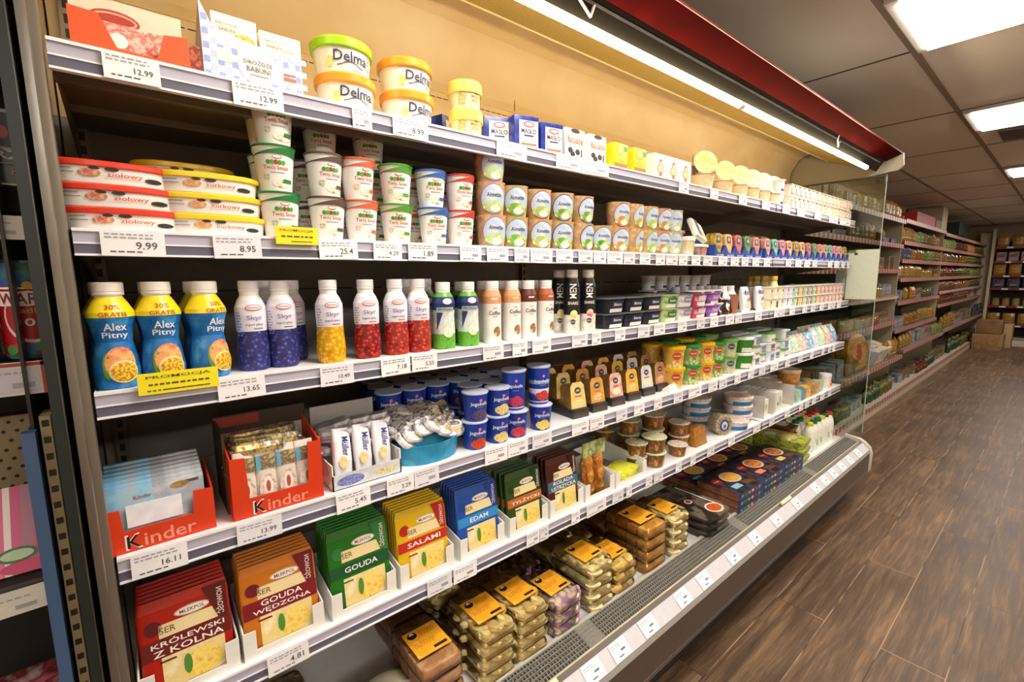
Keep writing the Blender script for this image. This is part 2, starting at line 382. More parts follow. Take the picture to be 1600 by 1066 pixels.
for x in (1.03, 2.08, 3.0):
    g.add([(x, .867, gz(.867)+.001), (x+.07, .867, gz(.867)+.001), (x+.07, .944, gz(.944)+.001), (x, .944, gz(.944)+.001)], [(0, 1, 2, 3)], mat('grille_joint', '9a978e', .5, noise=['5a5850', 'a5a298'], scale=300))
g.box(X0, X1, .944, .957, -1.2, -1.156, mat('grille_lip', 'b9b6ae', .4)); g.box(X0, X1, .862, .867, -1.19, -1.1745, mat('grille_lip2', 'd0c8b0', .4))
part('air_grille', g)
brown = mat('bumper_brown', '54483f', .4, noise=['4e433a', '5a4e44'], scale=120); dk2 = mat('bumper_slope', '5c5048', .4)
def band(a, b, m, x0=X0-.03, x1=X1+.03): return G().add([(x0, a[0], a[1]), (x1, a[0], a[1]), (x1, b[0], b[1]), (x0, b[0], b[1]), (x0, a[0]+.01, a[1]-.006), (x1, a[0]+.01, a[1]-.006), (x1, b[0]+.012, b[1]-.004), (x0, b[0]+.012, b[1]-.004)], [(0, 3, 2, 1), (4, 5, 6, 7), (0, 4, 7, 3), (1, 2, 6, 5), (0, 1, 5, 4), (2, 3, 7, 6)], m)
part('bumper_slope', band((.863, -1.176), (.846, -1.186), dk2))
part('price_ledge', band((.847, -1.185), (.803, -1.222), mat('ledge_white', 'c9c8cf', .4)))
bp_ = G().prx([(.803, -1.223), (.797, -1.243), (.803, -1.244), (.809, -1.226)], X0-.03, X1+.03, mat('bumper_silver', 'a9a6a2', .45, metal=.2))
part('bumper_strip', bp_)
part('bumper_front', G().prx([(.799, -1.244), (.799, -1.372), (.812, -1.39), (.87, -1.40), (.87, -1.36), (.83, -1.244)], X0-.03, X1+.03, brown))
part('bumper_foot', G().prx([(.797, -1.366), (.803, -1.392), (.862, -1.405), (.862, -1.399), (.812, -1.388), (.80, -1.366)], X0-.03, X1+.03, mat('foot_strip', '6b6259', .35, metal=.3)))
part('base', G().box(X0, X1, .905, 1.45, -1.6, -1.2, mat('base_black', '1d1c1e', .5)).box(X0, X1, .90, .906, -1.585, -1.50, mat('base_slots', '2a2c30', .4)).box(3.4, 3.7, .9, .904, -1.49, -1.475, c_('c9c4ba')))
ecp = [(.955, -1.15), (.865, -1.160), (.835, -1.176), (.80, -1.21), (.788, -1.25), (.79, -1.37), (.81, -1.40), (.90, -1.42), (.955, -1.42)]
for a in (X1+.03, X0-.062): part('bumper_end_cap', G().prx(ecp, a, a+.032, mat('end_cap_plastic', 'cfcabf', .35)))
# canopy
red = mat('canopy_red', '4a0407', .9, noise=['420406', '520609'], scale=5, spec=.05)
def slab(p, m, x0=X0-.05, x1=3.95): return G().prx(p, x0, x1, m)
part('canopy_top', slab([(.80, .775), (.95, .895), (1.5, .99), (1.5, .97), (.96, .88), (.82, .765)], mat('canopy_shell', '8b857c', .5)))
g = slab([(.795, .772), (.880, .737), (.886, .741), (.80, .781)], red); g.prx([(.794, .770), (.800, .783), (.803, .783), (.797, .770)], X0-.05, 3.95, mat('pink_edge', '8a3a44', .3)); part('canopy_fascia', g)
g = slab([(.889, .742), (.926, .683), (.934, .683), (.934, .70), (.90, .75)], mat('louvre_black', '0f0d0a', .5, spec=.2))
part('canopy_louvre', g)
g = G().prx([(.895, .728), (.899, .722), (.902, .724), (.898, .730)], X0-.05, 3.9, mat('louvre_rail', '8b8c96', .25, metal=.8))
for xx in (1.0, 3.05):
    wr = mat('wire_white', 'c9c4bc', .35)
    g.tube([(xx-.03, .885, .742), (xx-.035, .89, .715), (xx+.03, .905, .695), (xx+.04, .9, .725)], .004, wr)
part('blind_rail', g)
hon = mat('honeycomb_yellow', 'e0c870', .5, noise=['a88e3c', 'ecd88c'], scale=400)
part('air_honeycomb', slab([(.948, .694), (1.20, .790), (1.20, .80), (.95, .715)], hon, X0-.03, 3.9))
part('reflector_edge', slab([(1.194, .788), (1.20, .786), (1.204, .80), (1.198, .80)], mat('edge_cream', 'efe2b0', .3), X0-.03, 3.9))
part('canopy_lining', slab([(1.457, .637), (1.447, .76), (1.40, .84), (1.30, .885), (1.21, .885), (1.21, .90), (1.31, .90), (1.42, .85), (1.46, .76)], cream, X0-.03, 3.93)); part('canopy_core', slab([(.95, .72), (1.2, .803), (1.205, .905), (.955, .87), (.93, .78)], mat('lining', '4e463a', .5)))
tube_m = mat('tube_glow', 'ffe6b4', .4, emit=TUBE_E)
g = G()
for a, b in ((X0, 1.9), (1.93, 3.62)): g.tube([(a, .903, .659), (b, .903, .659)], .0125, tube_m, 12)
g.tube([(1.9, .903, .659), (1.93, .903, .659)], .014, W, 12)
part('light_tube', g)
g = G().prx([(.785, .70), (.793, .778), (.83, .80), (.96, .89), (1.46, .97), (1.46, .655), (.95, .655), (.81, .672)], 3.95, 3.975, mat('canopy_end', 'b8afa0', .4)); part('canopy_end_cap', g)
part('canopy_end_cap', G().prx([(.785, .70), (.793, .778), (.83, .80), (.96, .89), (1.46, .97), (1.46, .655), (.95, .655), (.81, .672)], X0-.075, X0-.05, mat('canopy_end', 'b8afa0', .4)))
g = G().box(3.93, 3.95, .87, .92, .60, .655, K); part('glass_clamp', g)
# ---- price tags ----
TAGS = {1: [(160, 250), (363, 442), (550, 580), (613, 668), (775, 822), (868, 907), (908, 950), (1060, 1075), (1109, 1121), (1154, 1166), (1190, 1202), (1222, 1233), (1245, 1256), (1272, 1282), (1295, 1308), (1312, 1328)],
 2: [(157, 258), (333, 408), (498, 558), (583, 627), (637, 682), (718, 751), (760, 793), (803, 826), (828, 862), (868, 894), (903, 925), (927, 946), (948, 972), (974, 991), (999, 1015), (1024, 1038), (1040, 1058), (1060, 1073), (1080, 1093), (1098, 1112), (1122, 1135), (1141, 1153), (1158, 1168), (1175, 1185), (1193, 1202), (1227, 1235), (1242, 1251), (1256, 1264), (1269, 1276), (1293, 1299), (1303, 1310), (1314, 1319), (1323, 1327)],
 3: [(340, 414), (500, 552), (595, 640), (643, 682), (754, 786), (800, 823), (831, 860), (893, 917), (924, 938), (960, 976), (996, 1014), (1021, 1038), (1058, 1072), (1088, 1100), (1109, 1121), (1133, 1146), (1148, 1158), (1179, 1189), (1209, 1216), (1217, 1225), (1233, 1241), (1253, 1260), (1266, 1273), (1280, 1286), (1293, 1298), (1299, 1304), (1307, 1313)],
 4: [(205, 293), (370, 440), (525, 578), (604, 646), (647, 685), (757, 792), (793, 824), (831, 861), (893, 919), (921, 943), (962, 979), (990, 1006), (1021, 1033), (1052, 1066), (1075, 1095), (1106, 1120), (1123, 1135), (1147, 1156), (1168, 1177), (1185, 1195), (1203, 1215), (1226, 1233), (1246, 1253), (1265, 1270), (1283, 1287), (1293, 1297), (1300, 1304)],
 5: [(418, 482), (667, 705), (708, 744), (822, 842), (843, 856), (892, 905), (916, 946), (956, 973), (978, 986), (1008, 1018), (1021, 1035), (1055, 1064), (1078, 1086), (1104, 1115), (1137, 1147), (1176, 1186), (1201, 1209), (1225, 1233), (1248, 1254), (1257, 1263), (1268, 1274), (1281, 1287), (1293, 1298)]}
PR = {(1, 0): '12.99', (1, 1): '12.99', (1, 3): '8.99', (2, 0): '9.99', (2, 1): '8.95', (2, 2): '25.4', (2, 3): '4.29', (2, 4): '1.89', (3, 0): '13.65', (3, 1): '10.49', (3, 2): '7.18', (3, 3): '5.55', (4, 0): '16.11', (4, 1): '13.99', (4, 2): '5.45', (4, 3): '3.29', (5, 0): '4.81'}
tagw = [mat('tag_paper_%d' % i, c, .5) for i, c in enumerate(('f3f2f6', 'e8e8f0', 'f7f7fa'))]
ink = c_('55555c')
for k, L in TAGS.items():
    zc = (ZS[k]+ZB[k])/2
    for i, (a, b) in enumerate(L):
        xa, xb = xat(a, .996, zc), xat(b, .996, zc); w_ = xb-xa; h = (ZS[k]-ZB[k])*random.uniform(.92, 1.0)
        g = G().box(-w_/2, w_/2, -.0006, .0006, -h/2, h/2, tagw[i % 3]).on(flat(-.0006))
        if w_ > .02:
            g.scribble(-w_*.06, h*.28, w_*.75, h*.26, 2, GREY, .0004)
            if (k, i) in PR: g.txt(PR[(k, i)], w_*.2, -h*.08, w_*.34, ink, off=.0005)
            else: g.bar(w_*.2, -h*.1, w_*.28, h*.18, GREY, .0004)
            g.scribble(-w_*.12, -h*.33, w_*.5, h*.12, 1, ink, .0004)
        o = one('price_tag', g, 'white price tag, %s from the left on the %s shelf edge' % (nth(i), SH[k]), 'price tag', 'price tags on the %s shelf' % SH[k])
        o.location = ((xa+xb)/2, .9935, zc+H+random.uniform(-.0015, .0008)); o.rotation_euler = (0, random.uniform(-.03, .03), 0)
# labels lying on the sloped bumper ledge
dy, dz = .803-.847, -1.222+1.185; sl_ = math.atan2(dz, -dy)
xs_ = [.62, .80, .99, 1.12, 1.28, 1.50, 1.66, 1.90, 2.12, 2.36, 2.62, 2.9, 3.05, 3.2, 3.36, 3.52, 3.7]
for i, x in enumerate(xs_):
    g = G().box(-.04, .04, -.0272, .0272, 0, .0006, c_('f4f4f6')).on(topf(.0006))
    g.scribble(-.012, .014, .045, .012, 2, GREY, .0004).bar(.012, -.003, .022, .006, c_('6a6a74'), .0005).bar(-.005, -.017, .022, .004, c_('6a6a74'), .0005)
    o = one('ledge_label', g, 'white shelf label on the sloping bumper ledge, %s from the near end' % nth(i), 'price tag', 'labels on the bumper ledge')
    o.location = (x, .8235, -1.2013+H); o.rotation_euler = (-sl_, 0, 0)
for i, (x, lb) in enumerate(((.80, 'beige plastic clip on the grille rim, the nearer of two'), (2.55, 'beige plastic clip on the grille rim, the farther of two'))):
    o = one('plastic_clip', G().box(-.06, .06, -.008, .008, 0, .012, c_('d8cfae'), .002), lb, 'clip'); o.location = (x, .855, -1.178+H); o.rotation_euler = (.5, 0, 0)
# paper sheet taped on the far glass
g = G().box(-.0008, .0008, .858, 1.035, -.175, .165, mat('green_paper', 'c8cfbc', .6)).box(-.0012, -.0008, .98, 1.0, .13, .145, c_('2e352e')).box(-.0016, -.0006, .99, 1.05, .145, .172, film('tape', 'e8e8d8', .1))
o = one('paper_sheet', g, 'pale green paper sheet hung on the glass end panel', 'paper sheet'); o.location.x = 3.922
g = G().box(-.0008, .0008, 1.04, 1.10, -.16, .03, mat('old_tape', 'a8b0a4', .4)); o = one('plastic_sleeve', g, 'greyish plastic sleeve beside the pale green paper sheet', 'sleeve'); o.location.x = 3.921
# yellow promotion cards
ye = mat('promo_yellow', 'f2e21c', .5); red_t = c_('b86a10'); gt = c_('5a5a20')
def promo(px0, px1, zc, h, k, lb, sk=0):
    xa, xb = xat(px0, .99, zc), xat(px1, .99, zc); w_ = xb-xa
    g = G().box(-w_/2, w_/2, -.0006, .0006, -h/2, h/2, ye).on(flat(-.0006)).txt('PROMOCJA', 0, h*.28, w_*.8, red_t if k == 2 else gt, h=h*.17)
    g.scribble(0, -h*.05, w_*.75, h*.2, 1, gt, .0006).bar(.1*w_, -h*.33, w_*.5, h*.05, gt)
    if k == 3: g.scribble(0, -h*.33, w_*.8, h*.14, 1, gt, .0006)
    o = one('promotion_card', g, lb, 'promotion card'); o.location = ((xa+xb)/2, .988, zc+H); o.rotation_euler = (0, sk, 0)
promo(430, 496, .085, .034, 2, 'yellow promotion card clipped to the second shelf edge under the yogurt cups')
promo(215, 341, -.175, .037, 3, 'wide yellow promotion card before the orange-topped juice bottles')
# ================= kinds of goods =================
def cup_rings(r0, r1, h): return [(r0*.9, r0*.9, 0), (r0, r0, .003), (r1*.97, r1*.97, h*.93), (r1, r1, h*.955), (r1, r1, h)]
def cheese_cup(c):                        # quark cup with a coloured foil lid
    h, r0, r1 = .088, .029, .0385
    R_ = cup_rings(r0, r1, h); b = G().loft(R_, [W]*4, 28, (W, None)).on(wrap(R_))
    m = c_(c)
    for i in range(-26, 27):                                    # coloured wave round the rim
        x = i*.0015*2; b.bar(x, h*.83+.004*math.sin(i*.12+.8), .0031, .009+.007*math.sin(i*.1), m, .0007)
    b.dot(.004, .066, .009, .0035, c_('c83a44')).dot(.004, .066, .0076, .0024, W, .001)
    for i, q in enumerate(('3f8f2c', '57a53a', 'a03a2c', '3f8f2c', '57a53a')): b.dot(-.012+i*.0068, .056, .0037, .0042, c_(q), .0009)
    b.txt('Twój Smak', .002, .045, .046, c_('b8382e')).bar(.004, .037, .026, .002, GREY)
    b.dot(.012, .018, .019, .009, mat('quark', 'ead9b0', .5, noise=['f6efdc', 'c98c46'], scale=90)).dot(-.016, .029, .006, .006, mat('herb_'+c, c, .5, noise=['f0ecd8'], scale=200)).bar(.021, .022, .017, .007, m, .0016)
    l = G().loft([(r1+.0015, r1+.0015, h-.003), (r1+.002, r1+.002, h), (r1, r1, h+.0015)], m, 28, (m, m))
    l.add([(r1*.6, -r1*.6, h), (r1*1.05, -r1*.95, h+.002), (r1*.98, -r1*.5, h+.003)], [(0, 1, 2)], m)
    return T('yogurt_cup', [('cup', b), ('foil_lid', l)])
def almette(c, c2='5f9a3a', side='c09a6c', tall=False):
    h = .084; R_ = [(.034, .028, 0, 2.4), (.0375, .033, h*.3, 2.4), (.040, .036, h*.72, 2.4), (.040, .036, h, 2.4)]
    wood = mat('wood_'+side, side, .45, noise=['b08a5c', 'd0b084'], scale=45)
    b = G().loft(R_, [wood]*3, 28, (wood, None)).on(wrap(R_))
    b.dot(.004, .041, .036, .040, c_(c), .0006, 30).dot(.004, .041, .0335, .0372, mat('sky_label', '9cb4d4', .4, noise=['b8c8dc', 'dfe2e6'], scale=40), .0010, 26)
    b.dot(.004, .022, .029, .016, mat('meadow_'+c2, c2, .5, noise=[c2, 'a9c75c', 'e2e4cc'], scale=70), .0014, 22).dot(.008, .016, .014, .009, mat('soft_cheese', 'f4f2e6', .5, noise=['e8ead8', 'ffffff'], scale=60), .0018)
    b.txt('Almette', .005, .052, .040, c_('2c3f66'), h=.011, off=.0016)
    l = G().loft([(.042, .035, h-.002, 2.4), (.042, .035, h+.0012, 2.4)], wood, 28, (wood, wood))
    return T('cheese_cup', [('cup', b), ('foil_lid', l)])
def bottle(name, prof, bands, cap_c, deco, n=26, capr=None):
    b = G().loft(prof, bands, n, (bands[0], None)).on(wrap(prof)); deco(b)
    z = prof[-1][2]; r = capr or .0185
    cm_ = c_(cap_c); c = G().loft([(r*.96, r*.96, z-.002), (r, r, z), (r, r, z+.004), (r*.92, r*.92, z+.0045), (r, r, z+.005), (r, r, z+.018), (r*.93, r*.93, z+.020)], cm_, n, (cm_, cm_))
    for i in range(n): pass
    return T(name, [('body', b), ('cap', c)])
def circ(l): return [(r, r, z) for r, z in l]
def skyr(fruit, band=None):
    P = circ([(.026, 0), (.0285, .004), (.0305, .03), (.0285, .058), (.0275, .08), (.0285, .112), (.028, .128), (.0225, .142), (.0175, .150), (.0170, .160)])
    lab = mat('skyr_label', 'dcd8ea', .35, noise=['e9e6f2', 'f0eef4'], scale=20)
    def deco(b):
        b.dot(.004, .127, .0155, .0062, c_('c22c38'), .0006).dot(.004, .127, .0136, .0046, W, .0010).txt('PIĄTNICA', .004, .127, .021, c_('8a2030'), off=.0014)
        b.txt('Skyr', .004, .106, .028, c_('8a86b0'), h=.012).txt('jogurt pitny', .003, .093, .031, c_('403f7a')).bar(.010, .085, .018, .0025, c_('6a9a4c' if fruit[0] == '7a80c8' else 'c66a4c'))
        b.scribble(-.026, .095, .012, .05, 9, c_('9a98c2'))
    fm = blobs('fruit_'+fruit[1], fruit, 120)
    return bottle('drink_bottle', P, [fm, fm, fm, fm, lab, lab, lab, W, W], 'eceaf0', deco)
def fruit_edge(b, m, z0, amp, w=.05):
    for i in range(9):
        x = -w/2+w*i/8; b.dot(x, z0+amp*math.sin(i*1.7), .006, .008, m, .0007, 10)
def alex():
    P = circ([(.029, 0), (.0315, .004), (.0325, .03), (.0300, .052), (.0255, .080), (.0290, .105), (.0335, .122), (.0325, .130), (.0245, .146), (.0190, .155), (.0180, .160)])
    bl = mat('juice_blue', '1f7cc0', .3, noise=['1868b0', '48a0d8'], scale=30); ye_ = c_('f4dc1e', .3)
    def deco(b):
        b.txt('Alex', .004, .106, .030, W, h=.013).txt('Pitny', .003, .091, .034, W, h=.013)
        b.txt('30%', .003, .139, .020, c_('b8561c'), h=.008).txt('GRATIS', .003, .127, .038, c_('b8561c'), h=.008)
        b.dot(.006, .045, .022, .027, mat('peach', 'e2775a', .4, noise=['f4b26a', 'c24a3c'], scale=50), .0008).dot(-.012, .040, .007, .022, c_('6a9a3c'), .0006)
        b.dot(.009, .030, .020, .019, c_('f2e2a4'), .0014).dot(.009, .030, .0178, .0165, blobs('passion', ['e8a81c', 'f6cf3c', 'b97818'], 260), .0018)
    return bottle('juice_bottle', P, [bl]*6+[ye_, ye_, ye_, W], 'efe9de', deco, capr=.0215)
def milk_b():
    P = circ([(.027, 0), (.029, .004), (.029, .04), (.0275, .085), (.029, .10), (.0305, .118), (.026, .134), (.018, .146), (.017, .151)])
    gn = mat('grass_band', '4f9e2c', .5, noise=['6cb83c', '3c8a22'], scale=120); wh = mat('milk_label', 'dfe6e0', .35, noise=['c8d4d0', 'f2f4ee'], scale=60); nb = c_('20366c')
    def deco(b):
        b.dot(.006, .123, .012, .008, c_('d8b8cc'), .0008).dot(.006, .123, .0105, .006, c_('f2e4ea'), .001).bar(0, .104, .045, .008, c_('b8c2c8'), .0008).txt('Maślanka', .001, .104, .036, c_('6c7a88'))
        b.add([b.sf(-.022, .095, .0009), b.sf(-.022, .05, .0009), b.sf(-.006, .095, .0009)], [(0, 1, 2)], nb).dot(.008, .045, .014, .014, mat('grain', 'ece2a8', .5, noise=['f8f6ea', 'c8a850'], scale=150), .0008)
    return bottle('drink_bottle', P, [gn, gn, wh, wh, nb, nb, c_('6aa63c'), W], 'eeeeee', deco)
def coffee(c):
    P = circ([(.024, 0), (.026, .004), (.026, .09), (.027, .11), (.0265, .13), (.020, .148), (.0175, .152)])
    wh = c_('efece8', .3); cc = c_(c)
    def deco(b):
        b.txt('Coffee', .004, .085, .034, c_('3a302c'), h=.011).bar(.004, .098, .012, .0025, GREY).bar(.004, .074, .014, .002, GREY).dot(.010, .033, .011, .014, mat('latte_'+c, 'c8925c', .5, noise=['8a5a30', 'e8cfa8'], scale=60), .0008).bar(.004, .124, .018, .004, c_('f0dcc8'))
    return bottle('coffee_bottle', P, [wh, wh, wh, cc, cc, wh], 'f0eeec', deco, capr=.020)
def shake(c):
    P = circ([(.024, 0), (.026, .004), (.0265, .06), (.026, .12), (.026, .15), (.0185, .178), (.0175, .184)])
    bk = c_('1a1a1c', .3); ow = mat('oat_label', 'd9d6c8', .4, noise=['eceade', 'c4c0a4'], scale=50)
    def deco(b):
        vs, fs, tw, th = outline('MEN'); k = .046/tw
        b.add([b.sf(.003-y*k*1.25, .136+x*k, .0012) for x, y in vs], fs, W)
        b.txt('SHAKE', .004, .098, .034, W, h=.010).dot(.006, .062, .012, .014, mat('splash_'+c, c, .4, noise=['f4f0e0'], scale=90), .0010).dot(.003, .038, .0085, .0085, c_('4a4a66'), .0009).bar(.003, .038, .03, .0012, W, .0014)
    return bottle('shake_bottle', P, [ow, ow, bk, bk, bk, c_('c8a45c')], 'e4e6e8', deco, capr=.019)
def jogo(berry, tall=False, white=False):
    h = .122 if tall else .080; R_ = cup_rings(.030, .0365, h)
    bl = mat('jogo_blue', '1c3fa6', .3, noise=['1a3a9c', '2248b4'], scale=10); wh = c_('e6e4ea', .3)
    b = G().loft(R_, [wh if (white or tall) else bl, bl, bl, c_('dfe3ee')], 28, (W, None)).on(wrap(R_))
    s_ = mat('berry_'+berry[0], berry[0], .4, noise=berry[1:], scale=160)
    if white: b.bar(0, h*.22, .09, h*.42, wh, .0005); b.bar(0, h*.60, .09, h*.10, c_('7c9cc8'), .0006)
    b.txt('Jogobella', .002, h*.62, .050, W, h=.013).dot(.006, h*.76, .0045, .0045, c_('d87a9c'), .0008).bar(.004, h*.52, .02, .002, c_('6a8ad0'))
    for i, (dx, dz, r) in enumerate(((-.010, .0, .013), (.004, .005, .014), (.014, -.002, .012), (-.002, -.005, .012))): b.dot(.004+dx, (.030 if tall else .019)+dz, r, r*.9, s_, .0008+.0002*i, 14)
    if tall: b.bar(0, .006, .09, .014, wh, .0006)
    l = G().loft([(.0378, .0378, h-.003), (.038, .038, h), (.037, .037, h+.001)], c_('b9c2dc', .25), 28, (W, c_('c3cbe0', .25)))
    return T('yogurt_pot', [('pot', b), ('foil_lid', l)])
def tub(r0, r1, h, body, lid, txt='', tc=INK, deco=None, oval=1.0, n=30, p=2.0, lh=.012, name='spread_tub'):
    R_ = [(r0, r0*oval, 0, p), (r0+.002, (r0+.002)*oval, .002, p), (r1, r1*oval, h, p)]
    b = G().loft(R_, body, n, (body, None)).on(wrap(R_))
    if txt: b.txt(txt, .004, h*.58, r1*1.2, tc)
    if deco: deco(b)
    q = r1+.003; l = G().loft([(q, q*oval, h-lh*.5, p), (q+.001, (q+.001)*oval, h-lh*.35, p), (q+.001, (q+.001)*oval, h+lh*.4, p), (q-.002, (q-.002)*oval, h+lh*.62, p), (q-.006, (q-.006)*oval, h+lh*.62, p), (q-.008, (q-.008)*oval, h+lh*.4, p)], lid, n, (lid, lid))
    return T(name, [('tub', b), ('lid', l)])
def delma(lid):
    def d(b):
        pts = []
        for i in range(16): b.bar(-.024+i*.0036, .022+.004*math.sin(i*.38-1.2), .0039, .0018, INK, .0008)
        b.dot(-.040, .024, .007, .011, mat('butter_swirl', 'eec23a', .4, noise=['f8e08a'], scale=80), .0008).scribble(.050, .035, .012, .03, 5, GREY).bar(.018, .012, .024, .002, GREY)
    return tub(.052, .061, .062, mat('tub_cream', 'f2ecda', .35), mat('lid_'+lid, lid, .3), 'Delma', INK, d, lh=.018, name='margarine_tub')
def sandwich_bag(c, band, words, dark, pic='f0c02a', curved=False, two=False):   # sliced cheese pouch leaning in a tray
    w_, h, t = .150, .185, .012; bm = c_(c, .3); g = G()
    g.loft([(w_/2, .002, 0, 6), (w_/2, t/2, .012, 6), (w_/2, t/2, h-.02, 6), (w_/2-.004, .002, h, 6)], bm, 24, (bm, bm)).on(flat(-t/2-.0004))
    g.dot(-.052, h-.052, .014, .014, c_(dark), .0006).dot(.012, h-.038, .030, .0095, c_('c9bfa8'), .0006).dot(.012, h-.038, .027, .0075, c_('f1eee6'), .0010).txt('MLEKPOL', .012, h-.038, .042, c_('7a2a30'), off=.0014)
    cr = mat('cream_label', 'ecd9a4', .45); g.bar(.008, h-.062, .104, .026, cr, .0006).txt('SER', -.030, h-.061, .026, c_('7a6a3c'), off=.001)
    g.bar(0, h-.094, w_-.004, .036 if len(words) > 1 else .026, c_(band), .0008)
    for i, wd in enumerate(words): g.txt(wd, .002, h-.094+(.0088-.0175*i if len(words) > 1 else 0), min(.12, .0165*len(wd)), W, h=.0125, off=.0014)
    g.bar(.008, .036, .104, .072, mat('cheese_field', 'ecdca6', .45, noise=['e8cf86', 'f4ecc8'], scale=30), .0006).dot(.022, .036, .034, .028, mat('cheese_'+pic, pic, .45, noise=['f6dc7a', 'd89a20'], scale=60), .0010).dot(-.004, .042, .007, .020, c_('4f8a34'), .0014, 12)
    g.bar(-.034, .064, .026, .004, c_(dark), .001)
    g.on(topf(0)); tb_ = [(w_/2-.045, -t/2-.0016, h-.006), (w_/2-.004, -t/2-.0016, h-.006), (w_/2-.004, -t/2-.0016, h-.08), (w_/2-.022, -t/2-.0016, h-.075)]
    g.sheet(tb_, c_(dark)); g.on(flat(-t/2-.0022)); vs, fs, tw, th = outline('NOWOŚĆ'); k = .055/tw
    g.add([g.sf(w_/2-.018-y*k*1.2, h-.042-x*k, .001) for x, y in vs], fs, c_('e8d8c8'))
    return T('cheese_pouch', [('pouch', g)])
def tray(w_, d, h, lip, c='e9e8e2', out=None, side=None):           # open cardboard display tray, cut low in front
    m = c_(c, .6); t = .003; g = G(); x = w_/2
    g.box(-x, x, 0, d, 0, t, m).box(-x, x, d-t, d, 0, h, m)
    for s_ in (-1, 1):
        a, b = (x-t, x) if s_ > 0 else (-x, -x+t)
        g.add([(a, 0, t), (b, 0, t), (b, d, t), (a, d, t), (a, 0, h*.72), (b, 0, h*.72), (b, d, h), (a, d, h)], [(0, 3, 2, 1), (4, 5, 6, 7), (0, 1, 5, 4), (1, 2, 6, 5), (2, 3, 7, 6), (3, 0, 4, 7)], m)
    fp = [(-x, 0), (x, 0), (x, h*.72), (x-.022, h*.70), (x-.030, lip), (-x+.030, lip), (-x+.022, h*.70), (-x, h*.72)]
    g.pry(fp[0:2]+[(x, lip), (-x, lip)], -t, 0, m)
    g.pry([(x-.024, lip), (x, lip), (x, h*.72), (x-.024, h*.70)], -t, 0, m).pry([(-x, lip), (-x+.024, lip), (-x+.024, h*.70), (-x, h*.72)], -t, 0, m)
    return g
def carton(w_, d, h, m, deco=None, side=None, name='carton'):
    g = G().box(-w_/2, w_/2, 0, d, 0, h, m, .0012).on(flat(-.0002))
    if deco: deco(g)
    return T(name, [('carton', g)])
# ================= top shelf =================
Z = ZS[1]
def xs(px, k=None, y=1.02, z=None): return xat(px, y, (ZS[k] if k else Z) if z is None else z)
# yeast sachets in an orange and white tray
xa, xb = xs(112, 1), xs(298, 1); wd = xb-xa
or_ = c_('e2521a', .5); pk = mat('sachet_red', 'd9766a', .5, noise=['eab0a4', 'c84a40', 'f2dcd4'], scale=60)
g = G().box(0, wd, .075, .078, 0, .115, mat('tray_back', 'd8cfc0', .6)).on(flat(.075)).dot(wd*.38, .085, .034, .015, c_('b83a26'), .0006).dot(wd*.38, .085, .030, .011, c_('d8a898'), .001).dot(wd*.38, .085, .027, .008, c_('a83424'), .0014)
o = one('sachet_tray', g.box(0, wd, 0, .078, 0, .002, or_).box(0, .003, 0, .078, 0, .06, or_).box(wd-.003, wd, 0, .078, 0, .055, or_).pry([(0, 0), (wd, 0), (wd, .055), (wd-.034, .05), (wd-.045, .010), (.055, .012), (.036, .058), (0, .06)], -.003, 0, or_), 'orange and white cardboard tray of red sachets at the near end of top shelf', 'tray'); o.location = (xa, 1.016, Z+H)
for i in range(3):
    g = G().box(-.034, .034, -.004, .004, 0, .052+.002*i, pk, .001).on(flat(-.0042)).dot(0, .025, .012, .012, c_('f4e8e0'), .0006)
    o = one('yeast_sachet', g, 'pink-red yeast sachet in the orange tray, %s from the left' % ORD[i], 'sachet', 'red sachets in the orange tray'); o.location = (xa+.058+i*.062, 1.028+.006*i, Z+.003+H); o.rotation_euler = (-.1, 0, 0)
# gingham display carton with yeast cubes
xa, xb = xs(320, 1, 1.01), xs(474, 1, 1.01); wd = xb-xa
gb, gw = c_('8ea2dc', .55), c_('e6e6f0', .55); g = G()
g.pry([(0, 0), (wd, 0), (wd, .075), (wd*.55, .072), (wd*.12, .082), (0, .125)], 0, .003, gw).box(0, wd, .003, .12, 0, .002, gw)
sd = mat('grey_board', 'b0a494', .7)
for a in (0, wd-.003): g.add([(a, .003, .002), (a+.003, .003, .002), (a+.003, .12, .002), (a, .12, .002), (a, .003, .125 if a == 0 else .075), (a+.003, .003, .125 if a == 0 else .075), (a+.003, .12, .05), (a, .12, .05)], [(0, 3, 2, 1), (4, 5, 6, 7), (0, 1, 5, 4), (1, 2, 6, 5), (2, 3, 7, 6), (3, 0, 4, 7)], sd)
g.on(flat(0))
for i in range(16):
    for j in range(9):
        if (i+j) % 2 == 0 and (j < 6 or i < 2): g.bar(.006+i*.0108, .006+j*.0115, .0098, .0105, gb if j % 2 == 0 else c_('b4c0e4', .55), .0005)
g.dot(wd*.53, .036, .034, .033, W, .0010, 24).txt('DROŻDŻE', wd*.53, .042, .048, c_('6a5040'), h=.009, off=.0016).txt('BABUNI', wd*.53, .029, .040, c_('6a5040'), h=.009, off=.0016).bar(wd*.53, .019, .03, .002, c_('9a8878'), .0016).bar(wd*.2, .042, .024, .022, c_('efe8d8'), .0010).bar(wd*.86, .026, .022, .006, c_('e0683c'), .0010).bar(wd*.86, .034, .022, .003, c_('e0683c'), .0010)
o = one('display_carton', g, 'blue gingham display carton reading DROŻDŻE BABUNI on the top shelf', 'display carton'); o.location = (xa, 1.01, Z+H)
bun = mat('bun', 'd88a28', .5, noise=['f2b84c', 'b8641c'], scale=60)
def yeast(b):
    b.txt('DROŻDŻE', -.012, .096, .034, c_('7a6454'), h=.006).txt('BABUNI', -.012, .086, .026, c_('7a6454'), h=.006).dot(.014, .068, .022, .017, bun, .0006).dot(.010, .056, .026, .004, W, .001)
Y1 = carton(.072, .05, .112, c_('f0ead8', .5), yeast, name='yeast_box')
